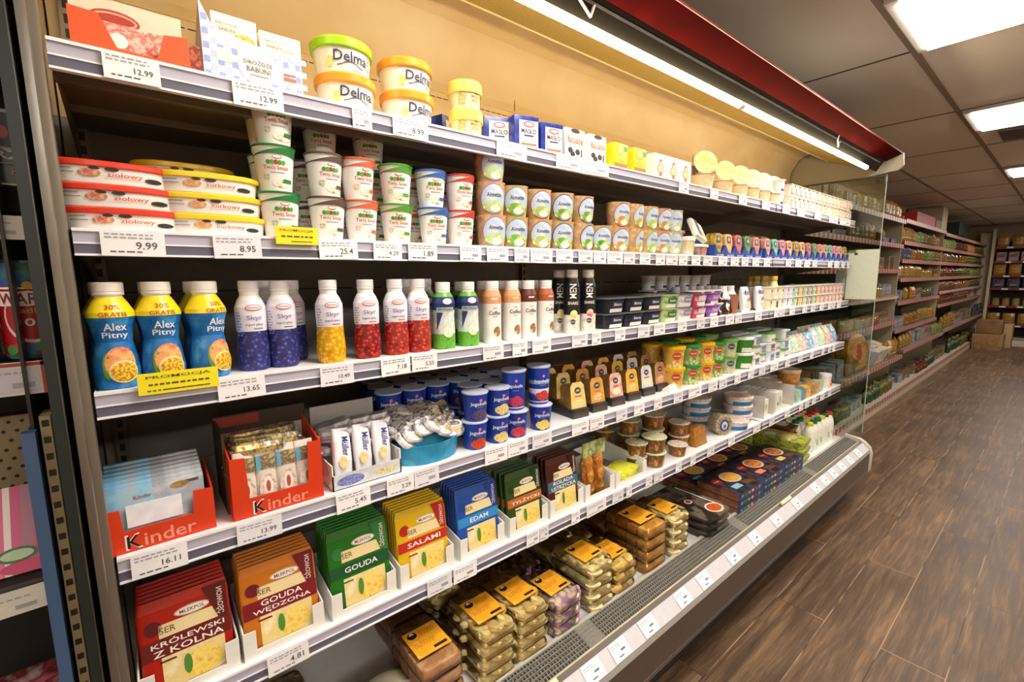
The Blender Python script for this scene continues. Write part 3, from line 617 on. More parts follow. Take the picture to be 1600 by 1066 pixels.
put(Y1, xa+.054, 1.018, Z+.003, 'cream yeast box with a bun picture, left one in the gingham carton', 'yeast box', 'yeast boxes in the gingham carton')
put(Y1, xa+.131, 1.018, Z-.002+.003, 'cream yeast box with a bun picture, right one in the gingham carton', 'yeast box', 'yeast boxes in the gingham carton', sc=(1, 1, .94))
# margarine tubs
dg, do_ = delma('9ccf1c'), delma('e89a28')
x = xs(541, 1, 1.08); put(do_, x, 1.075, Z, 'white margarine tub with an orange lid under the lime-lidded tub', 'margarine tub', 'stacked margarine tubs', rz=.02); put(dg, x-.004, 1.077, Z+.070, 'white margarine tub with a lime green lid on top shelf', 'margarine tub', 'stacked margarine tubs', rz=-.08)
x = xs(636, 1, 1.08); put(do_, x, 1.075, Z, 'orange-lidded margarine tub at the bottom of the right pair', 'margarine tub', 'stacked margarine tubs', rz=.16); put(do_, x-.002, 1.076, Z+.070, 'orange-lidded margarine tub on top of the right pair', 'margarine tub', 'stacked margarine tubs', rz=.12)
yl = c_('f0dc6a', .3)
def mas(b):
    b.bar(.004, .028, .036, .03, c_('e8d69a'), .0006).txt('MASŁO', .004, .030, .030, c_('7a4a20'), h=.007).txt('EKSTRA', .004, .020, .026, c_('7a4a20'), h=.005).dot(.004, .039, .007, .003, c_('c83a30'), .001)
    for a in (-.034, .040): b.bar(a, .026, .02, .034, mat('gold_label', 'd8c074', .4, noise=['a88a48', 'eee0a8'], scale=150), .0006)
mt = tub(.036, .041, .052, c_('efe6b8', .3), yl, deco=mas, lh=.026, name='butter_tub')
x = xs(727, 1, 1.06); put(mt, x, 1.055, Z, 'round butter tub with pale yellow lid, lower of the pair', 'butter tub', 'yellow-lidded butter tubs'); put(mt, x-.002, 1.055, Z+.0665, 'round butter tub with pale yellow lid, upper of the pair', 'butter tub', 'yellow-lidded butter tubs', rz=.1)
# butter bricks
nb = mat('butter_foil_blue', '23389c', .25, noise=['1c2f88', '3a54c0'], scale=40)
def mb(b): b.bar(.006, .042, .060, .068, mat('butter_face', 'c9c0cc', .4, noise=['e4d8c4', 'a8a8c8'], scale=25), .0005).dot(.006, .066, .017, .008, c_('c8382c'), .001).dot(.006, .066, .013, .005, W, .0014).txt('MASŁO', .006, .048, .048, c_('2a3270'), h=.013, off=.001).bar(.006, .036, .03, .004, c_('2a3270'), .001).bar(.006, .013, .05, .006, c_('a86a4c'), .001)
MB_ = carton(.078, .055, .088, nb, mb, name='butter_pack')
for i, px in enumerate((786, 816, 856)):
    put(MB_, xs(px, 1, 1.04)+(.0 if i else .008), (1.075, 1.02, 1.022)[i], Z, 'blue foil butter pack reading MASŁO, %s from the left on top shelf' % ORD[i], 'butter pack', 'blue butter packs', rz=(.35, .22, .18)[i]*-1)
put(MB_, xs(700, 1, 1.15)+.02, 1.16, Z, 'dark blue butter pack half hidden behind the yellow-lidded tubs', 'butter pack', rz=.3)
cowp = mat('cow_patch', '2c2420', .5)
def lac(b):
    b.dot(.0, .082, .020, .006, cowp); b.txt('łaciate', 0, .056, .070, c_('d8603c'), h=.020)
    for a, c in ((-.022, .024), (.010, .022), (-.012, .014)): b.dot(a, c, .011, .009, cowp, .0008, 9)
    b.bar(.028, .02, .006, .022, cowp)
LC = carton(.082, .055, .088, c_('f0ece4', .4), lac, name='butter_pack')
def org(b): b.dot(-.004, .064, .021, .019, c_('e8a81c')).dot(-.004, .064, .016, .014, mat('orange_cut', 'f2b82c', .4, noise=['fbe08a'], scale=80), .001).dot(.024, .068, .012, .010, c_('4f9a34'), .001, 8).txt('Kasia', 0, .034, .046, c_('e8c45c'), h=.012).bar(0, .010, .068, .018, c_('c8642c'), .0006)
OG = carton(.074, .055, .084, mat('margarine_yellow', 'eeca1c', .4), org, name='margarine_pack')
def fig(b): b.dot(0, .054, .012, .014, c_('8a5a44')).dot(0, .052, .009, .010, c_('e8c0a0'), .001).dot(0, .034, .024, .016, c_('8a7466'), .0006, 10).dot(0, .034, .021, .013, c_('f0c8a0'), .001, 10).dot(0, .014, .009, .010, c_('b8643c'), .001, 8)
FG = carton(.078, .055, .086, c_('f2ede0', .45), fig, name='butter_pack')
for i, px in enumerate((899, 934)): put(LC, xs(px, 1, 1.015), 1.016, Z, 'white butter pack with black cow patches, %s one reading łaciate' % ('left', 'right')[i], 'butter pack', 'cow-patched butter packs')
for i, px in enumerate((970, 1000)): put(OG, xs(px, 1, 1.015), 1.016, Z, 'yellow margarine pack with cut orange picture, %s of the two' % ('left', 'right')[i], 'margarine pack', 'yellow margarine packs')
for i, px in enumerate((1032, 1052, 1071)): put(FG, xs(px, 1, 1.015), 1.016, Z, 'white butter pack with a small figure emblem, %s from the left' % ORD[i], 'butter pack', 'white packs with a figure emblem')
# clear tubs with tilted round lids
R_ = [(.042, .042, 0), (.050, .050, .060), (.053, .053, .062), (.053, .053, .065)]; bd = mat('tub_beige', 'd8bf9c', .35, noise=['cdb08a', 'e6d2b4'], scale=20)
g = G().loft(R_, [bd, bd, c_('8a8072', .3)], 28, (bd, c_('efe6d0')))
l = G().loft([(.050, .050, 0), (.050, .050, .003)], mat('lid_disc', 'dcd4b0', .35, noise=['cdb84c', 'e4e0cc', 'b8a040'], scale=70), 28)
l.move(0, Matrix.Translation((.012, -.008, .118)) @ Matrix.Rotation(math.radians(75), 4, 'X') @ Matrix.Rotation(.1, 4, 'Y'))
OT = T('salad_tub', [('tub', g), ('standing_lid', l)])
for i, px in enumerate((1094, 1126, 1150, 1169, 1186, 1202)): put(OT, xs(px, 1, 1.07), 1.068, Z, 'beige tub with its round cream lid standing upright, %s from the left' % ORD[i], 'tub', 'tubs with upright round lids', rz=-.75, sc=.93 if i else 1.02)
SC_ = cheese_small = tub(.026, .033, .062, c_('e8e8ea', .3), c_('f2f0ee', .3), lh=.006, name='yogurt_cup', deco=lambda b: b.bar(.004, .014, .04, .012, c_('2a3a6c')).bar(.004, .030, .04, .008, c_('b8bccc')))
x = xs(1211, 1, 1.05)
for t in range(2): put(SC_, x, 1.045, Z+t*.066, 'small white cup past the upright lids, %s of two' % ('lower', 'upper')[t], 'yogurt cup', 'two stacked small white cups')
# packs of joined cups
def quad(c1, c2):
    g = G(); wc = c_('d8d2c8', .35)
    for i in (-1, 1):
        R_ = [(.026, .026, 0, 4, i*.032), (.031, .031, .058, 4, i*.032)]; g.loft(R_, wc, 16)
        g.box(i*.032-.020, i*.032+.020, -.0315, -.028, .014, .044, mat('pack_'+c1+str(i > 0), c1 if i < 0 else c2, .4, noise=['f4e8dc'], scale=60))
    g.box(-.065, .065, -.033, .033, .058, .061, wc); return T('yogurt_multipack', [('multipack', g)])
qs = [quad('d8663c', 'c07a4c'), quad('8a86b8', '3a9ac0'), quad('2a8ac0', 'c8d0dc'), quad('b8a8cc', 'e8b43c'), quad('c8a04c', 'd8d4cc'), quad('f0b43c', 'f2a82c'), quad('e89a20', 'e8a83c')]
xw = xs(1226, 1, 1.04); i = 0
qd = ['orange-red', 'lilac and blue', 'blue', 'lilac and yellow', 'tan', 'amber', 'deep orange']
while xw+.13 < X1-.01 and i < 40:
    q = qs[i % 7]
    for t in range(2): put(q, xw+.065, 1.045, Z+t*.062, 'white joined-cup pack with %s print, %s tier, %s of its row' % (qd[i % 7], ('lower', 'upper')[t], ORD[i]), 'yogurt pack', 'white multipacks at the far end of top shelf')
    xw += .134; i += 1
print('multipacks', i)
for j in range(3): put(qs[j*2], xs(1270, 1, 1.2)+j*.16, 1.2, Z+.124, 'white joined-cup pack lying high behind the row, %s of three' % ORD[j], 'yogurt pack', 'white multipacks at the back')
# ================= second shelf =================
Z = ZS[2]
def long_tub(lid, pic, nm):
    def d(b):
        for a, c, s_ in ((.002, .035, 1), (.055, .012, 1.3), (-.02, .034, .8)): b.dot(a, min(c, .024), .009*s_, .003*s_, c_('2c2a2c'))
        b.dot(-.026, .017, .014, .006, mat('pic_'+pic, pic, .5, noise=['e8b48c'], scale=150)).txt(nm, .018, .015, .046, c_('d0603c'), h=.009).bar(-.058, .022, .02, .002, GREY).bar(-.056, .016, .022, .002, GREY)
    return tub(.078, .084, .031, c_('f1ece6', .35), mat('lid_'+lid, lid, .25), deco=d, oval=.62, p=2.6, lh=.009, name='spread_tub')
LR, LY = long_tub('d8361c', 'b04a3c', 'ziołowy'), long_tub('f0cc14', 'c8843c', 'kurkowy')
xr, xy = xs(198, 2, 1.03), xs(343, 2, 1.03)
for t in range(3):
    put(LR, xr+(0, -.006, -.012)[t], 1.066, Z+t*.0365, 'long white tub with a red lid, %s of three on second shelf' % ('bottom', 'middle', 'top')[t], 'spread tub', 'red-lidded long tubs', rz=.02*t-.03)
    put(LY, xy+(0, -.004, -.008)[t], 1.066, Z+t*.0365, 'long white tub with a yellow lid, %s of the front three' % ('bottom', 'middle', 'top')[t], 'spread tub', 'yellow-lidded long tubs', rz=-.02*t)
for t in range(4): put(LY, xy-.03, 1.185, Z+t*.0365, 'yellow-lidded long tub in the pile behind, %s from the bottom' % ORD[t], 'spread tub', 'yellow-lidded long tubs behind')
for t in range(3): put(LR, xr-.015, 1.185, Z+t*.0365, 'red-lidded long tub in the hidden rear pile, %s from the bottom' % ORD[t], 'spread tub', 'red-lidded long tubs behind')
def stack(t, px, k, tiers, hh, desc, cat, group, y=1.045, rz=0, jit=0, rows=1, dy=.085, dark='', names=None):
    x = xat(px, y-.03, ZS[k]+.03); tn = names or {1: [''], 2: ['lower', 'upper'], 3: ['bottom', 'middle', 'top']}[tiers]
    rz = fz(x, .85)+rz*.9
    for i in range(tiers):
        lb = desc if tiers == 1 else '%s, %s one of its stack' % (desc, tn[i])
        put(t, x+random.uniform(-jit, jit), y, ZS[k]+i*hh, lb, cat, group, rz=rz+random.uniform(-.12, .12) if jit else rz)
    for r in range(1, rows):
        for i in range(tiers): put(t, x+random.uniform(-.004, .004), y+r*dy, ZS[k]+i*hh, 'rear copy of the %s' % desc, cat, group+', rear rows')
cc = {n: cheese_cup(c) for n, c in dict(dg='1c7a34', br='5c4a40', og='d8643c', lg='4f9a2c', bl='2f62b4', rd='c8382c').items()}
G2 = 'quark cups on the second shelf'
stack(cc['dg'], 443, 2, 3, .088, 'white quark cup with dark green rim', 'quark cup', G2, jit=.004, rz=.1)
stack(cc['br'], 518, 2, 2, .088, 'white quark cup with brown rim', 'quark cup', G2, jit=.003, rz=.25)
stack(cc['og'], 572, 2, 2, .088, 'white quark cup with orange rim', 'quark cup', G2, jit=.003, rz=.35)
stack(cc['lg'], 630, 2, 2, .088, 'white quark cup with leaf green rim', 'quark cup', G2, jit=.003, rz=.1)
stack(cc['bl'], 686, 2, 2, .088, 'white quark cup with blue rim', 'quark cup', G2, jit=.003, rz=.25)
stack(cc['rd'], 729, 2, 2, .088, 'white quark cup with red rim', 'quark cup', G2, jit=.003, rz=.3)
for i, (px, n, t) in enumerate(((430, 'dg', 3), (487, 'br', 2), (512, 'br', 3), (588, 'dg', 3), (648, 'og', 2), (700, 'bl', 2), (545, 'rd', 2))):
    x = xat(px, 1.12, Z)
    for q in range(t): put(cc[n], x, 1.13+.01*(i % 2), Z+q*.088, 'quark cup in the second row, %s place from left, tier %s' % (ORD[i], ('one', 'two', 'three')[q]), 'quark cup', 'second row of quark cups', rz=fz(x))
for i in range(7):
    for q in range(2): put(cc['lg' if i % 2 else 'br'], .30+i*.11, 1.23, Z+q*.088, 'quark cup in the dark third row, %s place, %s tier' % (ORD[i], ('lower', 'upper')[q]), 'quark cup', 'third row of quark cups')
al = {n: almette(*c) for n, c in dict(vi=('8a6aa8', 'b8cc9c'), gr=('4f9a5c', '6aa83c'), br=('8a4a34', 'a8b46a'), bl=('2a3a5c', '5f9a3a'), dg=('3c7a34', '3f8a2c'), rd=('a83a34', 'c87a4c'), go=('b8843c', 'c8a24c', 'd2a45c'), wh=('a8b8c0', 'c8d4dc', 'c9d0cc'), wg=('7aa84c', 'a8c45c', 'd2a45c')).items()}
G3 = 'cream cheese cups on the second shelf'
for px, n, t, d, rz in ((777, 'vi', 3, 'violet arch', .2), (814, 'gr', 2, 'green arch', .1), (851, 'br', 2, 'brown arch', .3), (887, 'bl', 2, 'navy arch', .05), (918, 'bl', 2, 'half-turned navy arch', .7), (947, 'dg', 1, 'dark green arch', .2), (975, 'rd', 2, 'red arch', .4), (998, 'go', 2, 'gold wood grain turned sideways', 1.0), (1020, 'wg', 2, 'light green arch', .8), (1040, 'rd', 2, 'red arch and green leaf', .5), (1058, 'wh', 2, 'pale grey arch', .3)):
    stack(al[n], px, 2, t, .0855, 'wood-grain cheese cup, %s' % d, 'cheese cup', G3, rz=rz, jit=.002)
for i, px in enumerate((762, 800, 868, 940, 990)): put(al[('vi', 'br', 'rd', 'bl', 'rd')[i]], xat(px, 1.14, Z), 1.14, Z+.0855*(1 if i != 3 else 0), 'dim wood-grain cheese cup in the row behind, %s from the left' % ORD[i], 'cheese cup', 'cheese cups behind', rz=-.6)
for i in range(9): put(al['br' if i % 2 else 'go'], .86+i*.1, 1.15, Z, 'wood-grain cheese cup hidden in the lower rear row, %s place' % ORD[i], 'cheese cup', 'cheese cups in the lower rear row')
# sliced packs, blue display boxes
def hard_tub(c1, c2, lid='f0efe8'): return tub(.046, .054, .042, mat('ht_'+c1, c1, .35, noise=[c2], scale=30), c_(lid, .3), oval=.7, p=5, lh=.010, name='cheese_box')
t1, t2 = hard_tub('e4e0d0', 'c8b878'), hard_tub('1f5a86', 'd8905c')
x = xs(1082, 2, 1.03); put(t1, x-.03, 1.045, Z, 'small cream tub standing beside the last cheese cup', 'cheese box', sc=(.5, .8, 1.6)); put(t2, x+.05, 1.05, Z, 'blue box with white lid under the tilted white box', 'cheese box'); put(t2, x-.02, 1.12, Z+.06, 'blue box with a white lid, upper one behind the cream tub', 'cheese box')
g = G().box(-.055, .055, -.012, .012, -.045, .045, c_('f0eedc', .35), .010).on(flat(-.012)).bar(-.018, .004, .034, .08, c_('43486c'), .001).dot(.015, -.018, .022, .016, c_('e2b47c'), .001).txt('Hochland', -.018, .02, .03, W, off=.002)
o = one('cheese_box', g, 'white box with a navy label tilted on top of the blue box', 'cheese box'); o.location = (x+.045, 1.04, Z+.105+H); o.rotation_euler = (-.5, .25, .1)
def bluebox(c1, c2, shape=0):
    bl = c_('21459a', .5); g = G(); w_ = .046
    g.pry([(-w_, 0), (w_, 0), (w_, .052), (w_*.45, .022), (0, .014), (-w_*.45, .022), (-w_, .052)], -.002, 0, bl).box(-w_, w_, 0, .12, 0, .002, bl)
    for a in (-w_, w_-.002): g.box(a, a+.002, 0, .12, 0, .05, bl)
    g.box(-w_, w_, .118, .12, 0, .09, bl)
    return g.on(flat(-.002)).txt('KING CHEESE', 0, .007, .06, W, h=.006)
def wedge(c1, c2): 
    m = mat('wedge_'+c1, c1, .4, noise=[c2], scale=35)
    return T('cheese_wedge', [('wedge', G().pry([(-.012, 0), (.012, 0), (.034, .05), (.032, .082), (.018, .094), (-.018, .094), (-.032, .082), (-.034, .05)], -.010, .010, m).on(flat(-.010)).bar(0, .068, .036, .030, c_('2c3f6e'), .001).dot(0, .070, .009, .009, c_('c8b48c'), .0015).bar(0, .035, .03, .016, c_(c2), .001))])
BB = T('display_box', [('display_box', bluebox('', ''))])
wd_ = [wedge(a, b) for a, b in (('d8b83c', '8a6a2c'), ('c8905c', 'e8c07a'), ('a83c4c', 'd87a6c'), ('3a5c3c', '6aa04c'), ('d8a47c', 'c86a5c'), ('e0b09c', 'c8805c'), ('2a8a6c', '8ac8a8'), ('c85a7c', 'e89aa8'), ('d8784c', 'e8c09c'))]
xw = xs(1117, 2, 1.01)+.046; i = 0; cn = 'yellow tan red green salmon pink teal rose orange'.split()
while xw < X1-.05:
    put(BB, xw, 1.012, Z, 'blue cardboard display box for cheese wedges, %s from the left' % nth(i), 'display box', 'blue display boxes')
    for j in range(2): put(wd_[i % 9], xw, 1.026+j*.024, Z+.006, '%s cheese wedge in the %s blue box, %s' % (cn[i % 9], nth(i), ('front', 'second')[j]), 'cheese wedge', 'cheese wedges in the blue boxes', rx=-.08, sc=(1, 1, 1.02))
    xw += .096 if i != 4 else .13; i += 1
print('blue boxes', i)
nut = mat('nut_snack', 'c89a5c', .5, noise=['e8c890', '8a5a30', 'f0dcb8'], scale=60)
for j, (px, zz) in enumerate(((1176, .095), (1195, .095))): put(carton(.07, .05, .07, mat('pp%d' % j, ('3c2c34', 'd8b88c')[j], .5, noise=['c8a080'], scale=90), name='snack_box'), xat(px, 1.14, Z+.1), 1.145, Z+.0, '%s snack box standing tall behind the blue boxes' % ('dark brown', 'light tan')[j], 'snack box', sc=(1, 1, 1.9))
# ================= third shelf =================
Z = ZS[3]; A = alex()
for i, (px, rz) in enumerate(((185, .02), (258, .12), (330, .5))): put(A, xat(px, 1.04, Z+.02), 1.040, Z, 'blue juice bottle with yellow shoulder, %s from the left' % ORD[i], 'juice bottle', 'yellow and blue juice bottles', rz=rz-.05*i)
for i in range(3): put(A, -.035+i*.069, 1.115, Z, 'blue juice bottle in the row behind, %s from the left' % ORD[i], 'juice bottle', 'juice bottles behind', rz=.1)
SB = skyr(['7a80c8', '474d9c', '2c2f78', '23255c']); SM = skyr(['f6cf2c', 'ecb814', 'c8900c']); SR = skyr(['e08a30', 'cc3424', 'a01820', '6a1018']); SP = skyr(['e8a04c', 'd04c30', 'b02a28', '8a2420'])
G4 = 'white-topped drinking yogurt bottles'
for px, t, d in ((397, SB, 'blueberry print, left one'), (444, SB, 'blueberry print, right one'), (518, SM, 'yellow mango print'), (575, SR, 'dark red fruit print'), (620, SP, 'mixed red and green fruit print, left one'), (655, SP, 'mixed red and green fruit print, right one')):
    y_ = 1.058 if t is SB else 1.035
    put(t, xat(px, y_, Z+.03), y_, Z, 'white drinking yogurt bottle with %s' % d, 'yogurt bottle', G4, rz=fz(xat(px, y_, Z), .75)+.05)
for i, px in enumerate((423, 462, 640, 668)): put(SB if i < 2 else SR, xat(px, 1.12, Z), 1.125, Z, 'dim drinking yogurt bottle behind the front ones, %s from the left' % ORD[i], 'yogurt bottle', 'drinking yogurt bottles behind')
M_ = milk_b()
for i, px in enumerate((694, 732)): put(M_, xat(px, 1.035, Z+.03), 1.035, Z, 'buttermilk bottle with navy shoulder and green grass band, %s of two' % ('left', 'right')[i], 'buttermilk bottle', 'buttermilk bottles', rz=-.38)
for i in range(3): put(M_, .60+i*.062, 1.105, Z, 'buttermilk bottle in the row behind, %s from the left' % ORD[i], 'buttermilk bottle', 'buttermilk bottles behind')
for i, (px, c, d) in enumerate(((769, 'd89a6c', 'tan shoulder, left'), (800, 'd8a06c', 'tan shoulder, right'), (825, '5c2c22', 'dark brown shoulder'), (852, 'a85a34', 'rust brown shoulder'))):
    put(coffee(c), xat(px, 1.035, Z+.03), 1.035, Z, 'white coffee drink bottle with %s' % d, 'coffee bottle', 'coffee drink bottles', rz=(-.45, -.4, -.45, -.2)[i])
for i in range(4): put(coffee('d8a06c'), .80+i*.064, 1.10, Z, 'coffee drink bottle in the row behind, %s from the left' % ORD[i], 'coffee bottle', 'coffee bottles behind')
s1, s2 = shake('e8c820'), shake('c8482c')
for i, (px, t, y_) in enumerate(((893, s1, 1.035), (918, s2, 1.035), (873, s1, 1.10), (890, s2, 1.11))): put(t, xat(px, y_, Z+.03), y_, Z, 'tall black shake bottle %s' % ('with yellow splash in front', 'with red splash in front', 'behind, left', 'behind, right')[i], 'shake bottle', 'black shake bottles', rz=-.75)
def pot_tray(c1, c2, lidc, h=.05): 
    R_ = [(.046, .038, 0, 5), (.056, .046, h, 5)]; m1 = mat('pt_'+c1+c2, c1, .35, noise=[c1, c2], scale=28)
    g = G().loft(R_, m1, 20, (m1, m1)).on(wrap(R_)); g.bar(.006, h*.62, .06, h*.45, c_(c2), .0008).txt('Bakoma' if c1 == '1b1c22' else 'Fantasia', .006, h*.62, .04, W, h=.010, off=.0014).bar(.006, h*.2, .07, h*.25, mat('pt_l', 'e8e4d8', .4), .0008)
    l = G().loft([(.060, .050, h, 5), (.060, .050, h+.003, 5)], c_(lidc, .2), 20); return T('dessert_pot', [('pot', g), ('foil_lid', l)])
pd, pg_, pw, pr, pu = pot_tray('1b1c22', '2a3350', '6c6e78'), pot_tray('b8cc8c', '2c7a34', 'a8b88c'), pot_tray('e6dfd8', '8a8cb0', '5c6284'), pot_tray('c83c50', 'd8d0e0', '6a6a90'), pot_tray('8a4aa8', 'b88ad0', 'a880c0')
xw = xs(944, 3, 1.02); i = 0
for t, n_, d in ((pd, 3, 'black'), (pg_, 1, 'light green'), (pw, 1, 'white and plum'), (pr, 1, 'red and white'), (pu, 1, 'purple')):
    for j in range(n_):
        for q in range(2): put(t, xw+.05, 1.052, Z+q*.054, '%s dessert pot with flat foil lid, %s, %s tier' % (d, ORD[i], ('lower', 'upper')[q]), 'dessert pot', 'low dessert pots on third shelf', rz=0)
        put(t, xw+.05, 1.16, Z+.054, '%s dessert pot in the rear row, %s place' % (d, ORD[i]), 'dessert pot', 'dessert pots behind'); put(t, xw+.05, 1.16, Z, '%s dessert pot in the lower rear row, %s place' % (d, ORD[i]), 'dessert pot', 'dessert pots behind')
        xw += .116 if d != 'purple' else .09; i += 1
ch = mat('choc_brown', '3c1c14', .3, noise=['2a120c', '5a3020'], scale=20)
def choc(b): b.dot(.006, .035, .022, .022, c_('e8e4e4')).dot(.006, .035, .017, .014, c_('24305c'), .001)
cp = tub(.034, .040, .055, ch, c_('d8d0cc', .3), deco=choc, lh=.006, name='chocolate_dessert')
mt_ = bottle('milk_dessert', circ([(.030, 0), (.034, .01), (.033, .07), (.034, .078), (.020, .105), (.018, .112)]), [ch, ch, W, W, W], 'f0eeee', lambda b: b.dot(.004, .045, .024, .028, W, .0006).dot(.004, .06, .020, .010, c_('2a4a9c'), .001).dot(.006, .03, .012, .01, c_('a86a3c'), .001))
xw = xat(1093, 1.02, Z)
for i in range(3):
    for q in range(2): put(cp, xw+i*.085, 1.05, Z+q*.059, 'dark chocolate dessert cup, %s place, %s tier' % (ORD[i], ('lower', 'upper')[q]), 'dessert cup', 'chocolate dessert cups')
for i in range(2): put(mt_, xw+.255+i*.075, 1.05, Z, 'brown and white milk dessert bottle, %s of two' % ('left', 'right')[i], 'dessert bottle', 'milk dessert bottles')
for i in range(6): put(mt_, xw+.02+i*.07, 1.15, Z, 'white-capped dessert bottle in the row behind, %s place' % ORD[i], 'dessert bottle', 'dessert bottles behind'); put(SC_, xw-.05+i*.1, 1.25, Z+.118, 'upside-down white cup in the dim rear row, %s place' % ORD[i], 'yogurt cup', 'cups in the dim rear row'); put(cp, xw-.05+i*.1, 1.25, Z, 'dessert cup low in the dim rear row, %s place' % ORD[i], 'dessert cup', 'cups low in the rear'); put(cp, xw-.05+i*.1, 1.25, Z+.059, 'dessert cup mid in the dim rear row, %s place' % ORD[i], 'dessert cup', 'cups low in the rear')
g = G().loft([(.038, .004, 0, 4), (.040, .016, .02, 4), (.038, .013, .10, 4), (.036, .003, .125, 4)], c_('eeeef2', .3), 20).on(flat(-.013)).txt('Müller', .0, .098, .054, c_('24489c'), h=.030, off=.004).dot(.008, .060, .014, .010, c_('d87a4c'), .005).dot(0, .030, .02, .014, mat('oat_pic', 'e8e0c8', .5, noise=['b8a060'], scale=90), .004)
MU = T('dessert_pouch', [('pouch', g)])
for i, px in enumerate((1166, 1188)): put(MU, xat(px, 1.03, Z), 1.035, Z, 'white pouch with blue lettering, %s of two on third shelf' % ('left', 'right')[i], 'dessert pouch', 'white Müller-style pouches'.replace(' Müller-style', ' lettered'), rx=-.12)
put(T('milk_drink', [('cup', G().loft(circ([(.022, 0), (.028, .09), (.03, .092)]), c_('a86a50', .35), 20))]), xat(1145, 1.03, Z), 1.035, Z, 'light brown tall cup between the dessert bottle and white pouches', 'dessert cup')
yb = bottle('oil_bottle', circ([(.024, 0), (.027, .005), (.027, .05), (.025, .08), (.026, .11), (.016, .145), (.015, .155)]), [c_('e8dfd0'), c_('e8dfd0'), c_('f4efe4'), c_('f4efe4'), c_('e8d8a0'), c_('e0b83c')], 'dcb84c', lambda b: b.bar(.004, .024, .03, .032, c_('2c2a7c')).txt('XO', .002, .105, .02, INK).bar(.012, .06, .012, .04, c_('f0cf7c')))
for i, (px, y_) in enumerate(((1207, 1.035), (1192, 1.09), (1200, 1.14), (1180, 1.14), (1172, 1.17))): put(yb, xat(px, y_, Z+.05), y_, Z, 'white bottle with gold cap, %s' % ('front one at the shelf joint', 'second one, behind the pouches', 'third one, in the dim back', 'fourth one, further left in back', 'fifth one, leftmost in the back')[i], 'yogurt bottle', 'gold-capped white bottles')
cg = [tub(.028, .034, .056, mat('cg'+a, a, .35, noise=[b], scale=35), c_('dcdcd8', .2), lh=.005, name='yogurt_cup', deco=lambda bb, b=b: bb.dot(.004, .038, .010, .008, c_('3a3a7c')).dot(.006, .016, .016, .012, c_(b), .001)) for a, b in (('ece8dc', 'e8d8a0'), ('eaeaea', 'c8c8d8'), ('e8efe0', '4f9a2c'), ('f0e0c8', 'd8843c'), ('ece4e4', '8a3c2c'), ('ecebe6', 'b86a4c'))]
cgn = 'cream,plain white,green,orange,dark red,reddish'.split(',')
xw = SEAM+.04; i = 0
while xw < X1-.03:
    k_ = min(5, (0, 0, 0, 1, 1, 2, 3, 2, 4, 2, 3, 5, 5, 5, 5, 5, 5)[i])
    for q in range(2): put(cg[k_], xw, 1.042, Z+q*.060, 'small %s printed yogurt cup, %s past the joint, %s tier' % (cgn[k_], ORD[i], ('lower', 'upper')[q]), 'yogurt cup', 'small yogurt cups past the shelf joint')
    for q in range(2): put(cg[k_], xw, 1.12, Z+q*.060, 'small yogurt cup in the rear row, %s past the joint, %s tier' % (ORD[i], ('lower', 'upper')[q]), 'yogurt cup', 'small yogurt cups in the rear row')
    xw += .0735; i += 1
# ================= fourth shelf =================
Z = ZS[4]
ko = mat('kinder_orange', 'd2380f', .45)
def kinder(w_, h, cut):                 # orange open-front tray, lettering along the bottom
    x = w_/2; g = G(); t = .003; wb = c_('d8d4cc', .6)
    g.box(-x, x, 0, .13, 0, t, ko).box(-x, x, .127, .13, 0, h*1.12, wb)
    for a in (-x, x-t): g.add([(a, 0, t), (a+t, 0, t), (a+t, .13, t), (a, .13, t), (a, 0, h), (a+t, 0, h), (a+t, .13, h*1.25), (a, .13, h*1.25)], [(0, 3, 2, 1), (4, 5, 6, 7), (0, 1, 5, 4), (1, 2, 6, 5), (2, 3, 7, 6), (3, 0, 4, 7)], ko)
    zb = .040
    g.pry([(-x, 0), (x, 0), (x, zb), (-x, zb)], -t, 0, ko).pry([(-x, zb), (-x+cut, zb), (-x+cut*.9, h*.98), (-x, h)], -t, 0, ko).pry([(x-cut, zb), (x, zb), (x, h), (x-cut*.9, h*1.02)], -t, 0, ko)
    g.on(flat(-t)); g.txt('K', -x*.46, .019, .024, W, h=.028, off=.0004).txt('K', -x*.46, .019, .019, c_('181214'), h=.023, off=.001)
    g.txt('inder', x*.17, .018, w_*.46, c_('e8907c'), h=.024, off=.0006)
    return g
def bars(cs, nm, w_=.14, h=.05):
    m = mat(nm, cs[0], .35, noise=cs[1:], scale=30); g = G()
    g.loft([(w_/2, .003, 0, 5), (w_/2-.001, .009, h*.5, 4), (w_/2, .003, h, 5)], m, 20); return g
w1 = .168; x1 = .004
o = one('snack_bar_tray', kinder(w1, .082, .034).box(-.045, .035, .004, .006, .042, .082, mat('inner_white', 'e4e4ee', .5, noise=['f4f4fa'], scale=40)).bar(0, 0, .001, .001, ko), 'orange open tray of pale snack slices at the near end of fourth shelf', 'tray'); o.location = (x1, 1.014, Z+H)
sl_t = G().box(-.072, .072, -.006, .006, 0, .108, mat('slice_wrap', 'b8bcc4', .4, noise=['9aa2ac', 'd2d4da'], scale=25), .002).box(-.0725, -.005, -.0065, .0065, .02, .1085, mat('slice_blue', '6aa8cc', .4, noise=['8cc0dc', 'a8b8c4'], scale=40), .002).on(flat(-.0068)).txt('Kinder', -.02, .088, .026, c_('a83a34')).dot(.035, .094, .014, .006, mat('honey', 'b8924c', .5, noise=['6a5030'], scale=90)).bar(.054, .097, .02, .005, c_('4a4448'))
ST = T('snack_slice', [('slice', sl_t)])
for i in range(7): put(ST, x1, 1.026+i*.0142, Z+.004, 'pale blue and white wrapped slice in the first orange tray, %s from front' % ORD[i], 'snack slice', 'slices in the first orange tray', rx=-.07, sc=(1, .9, 1.0+.03*i))
w2 = .172; x2 = .203
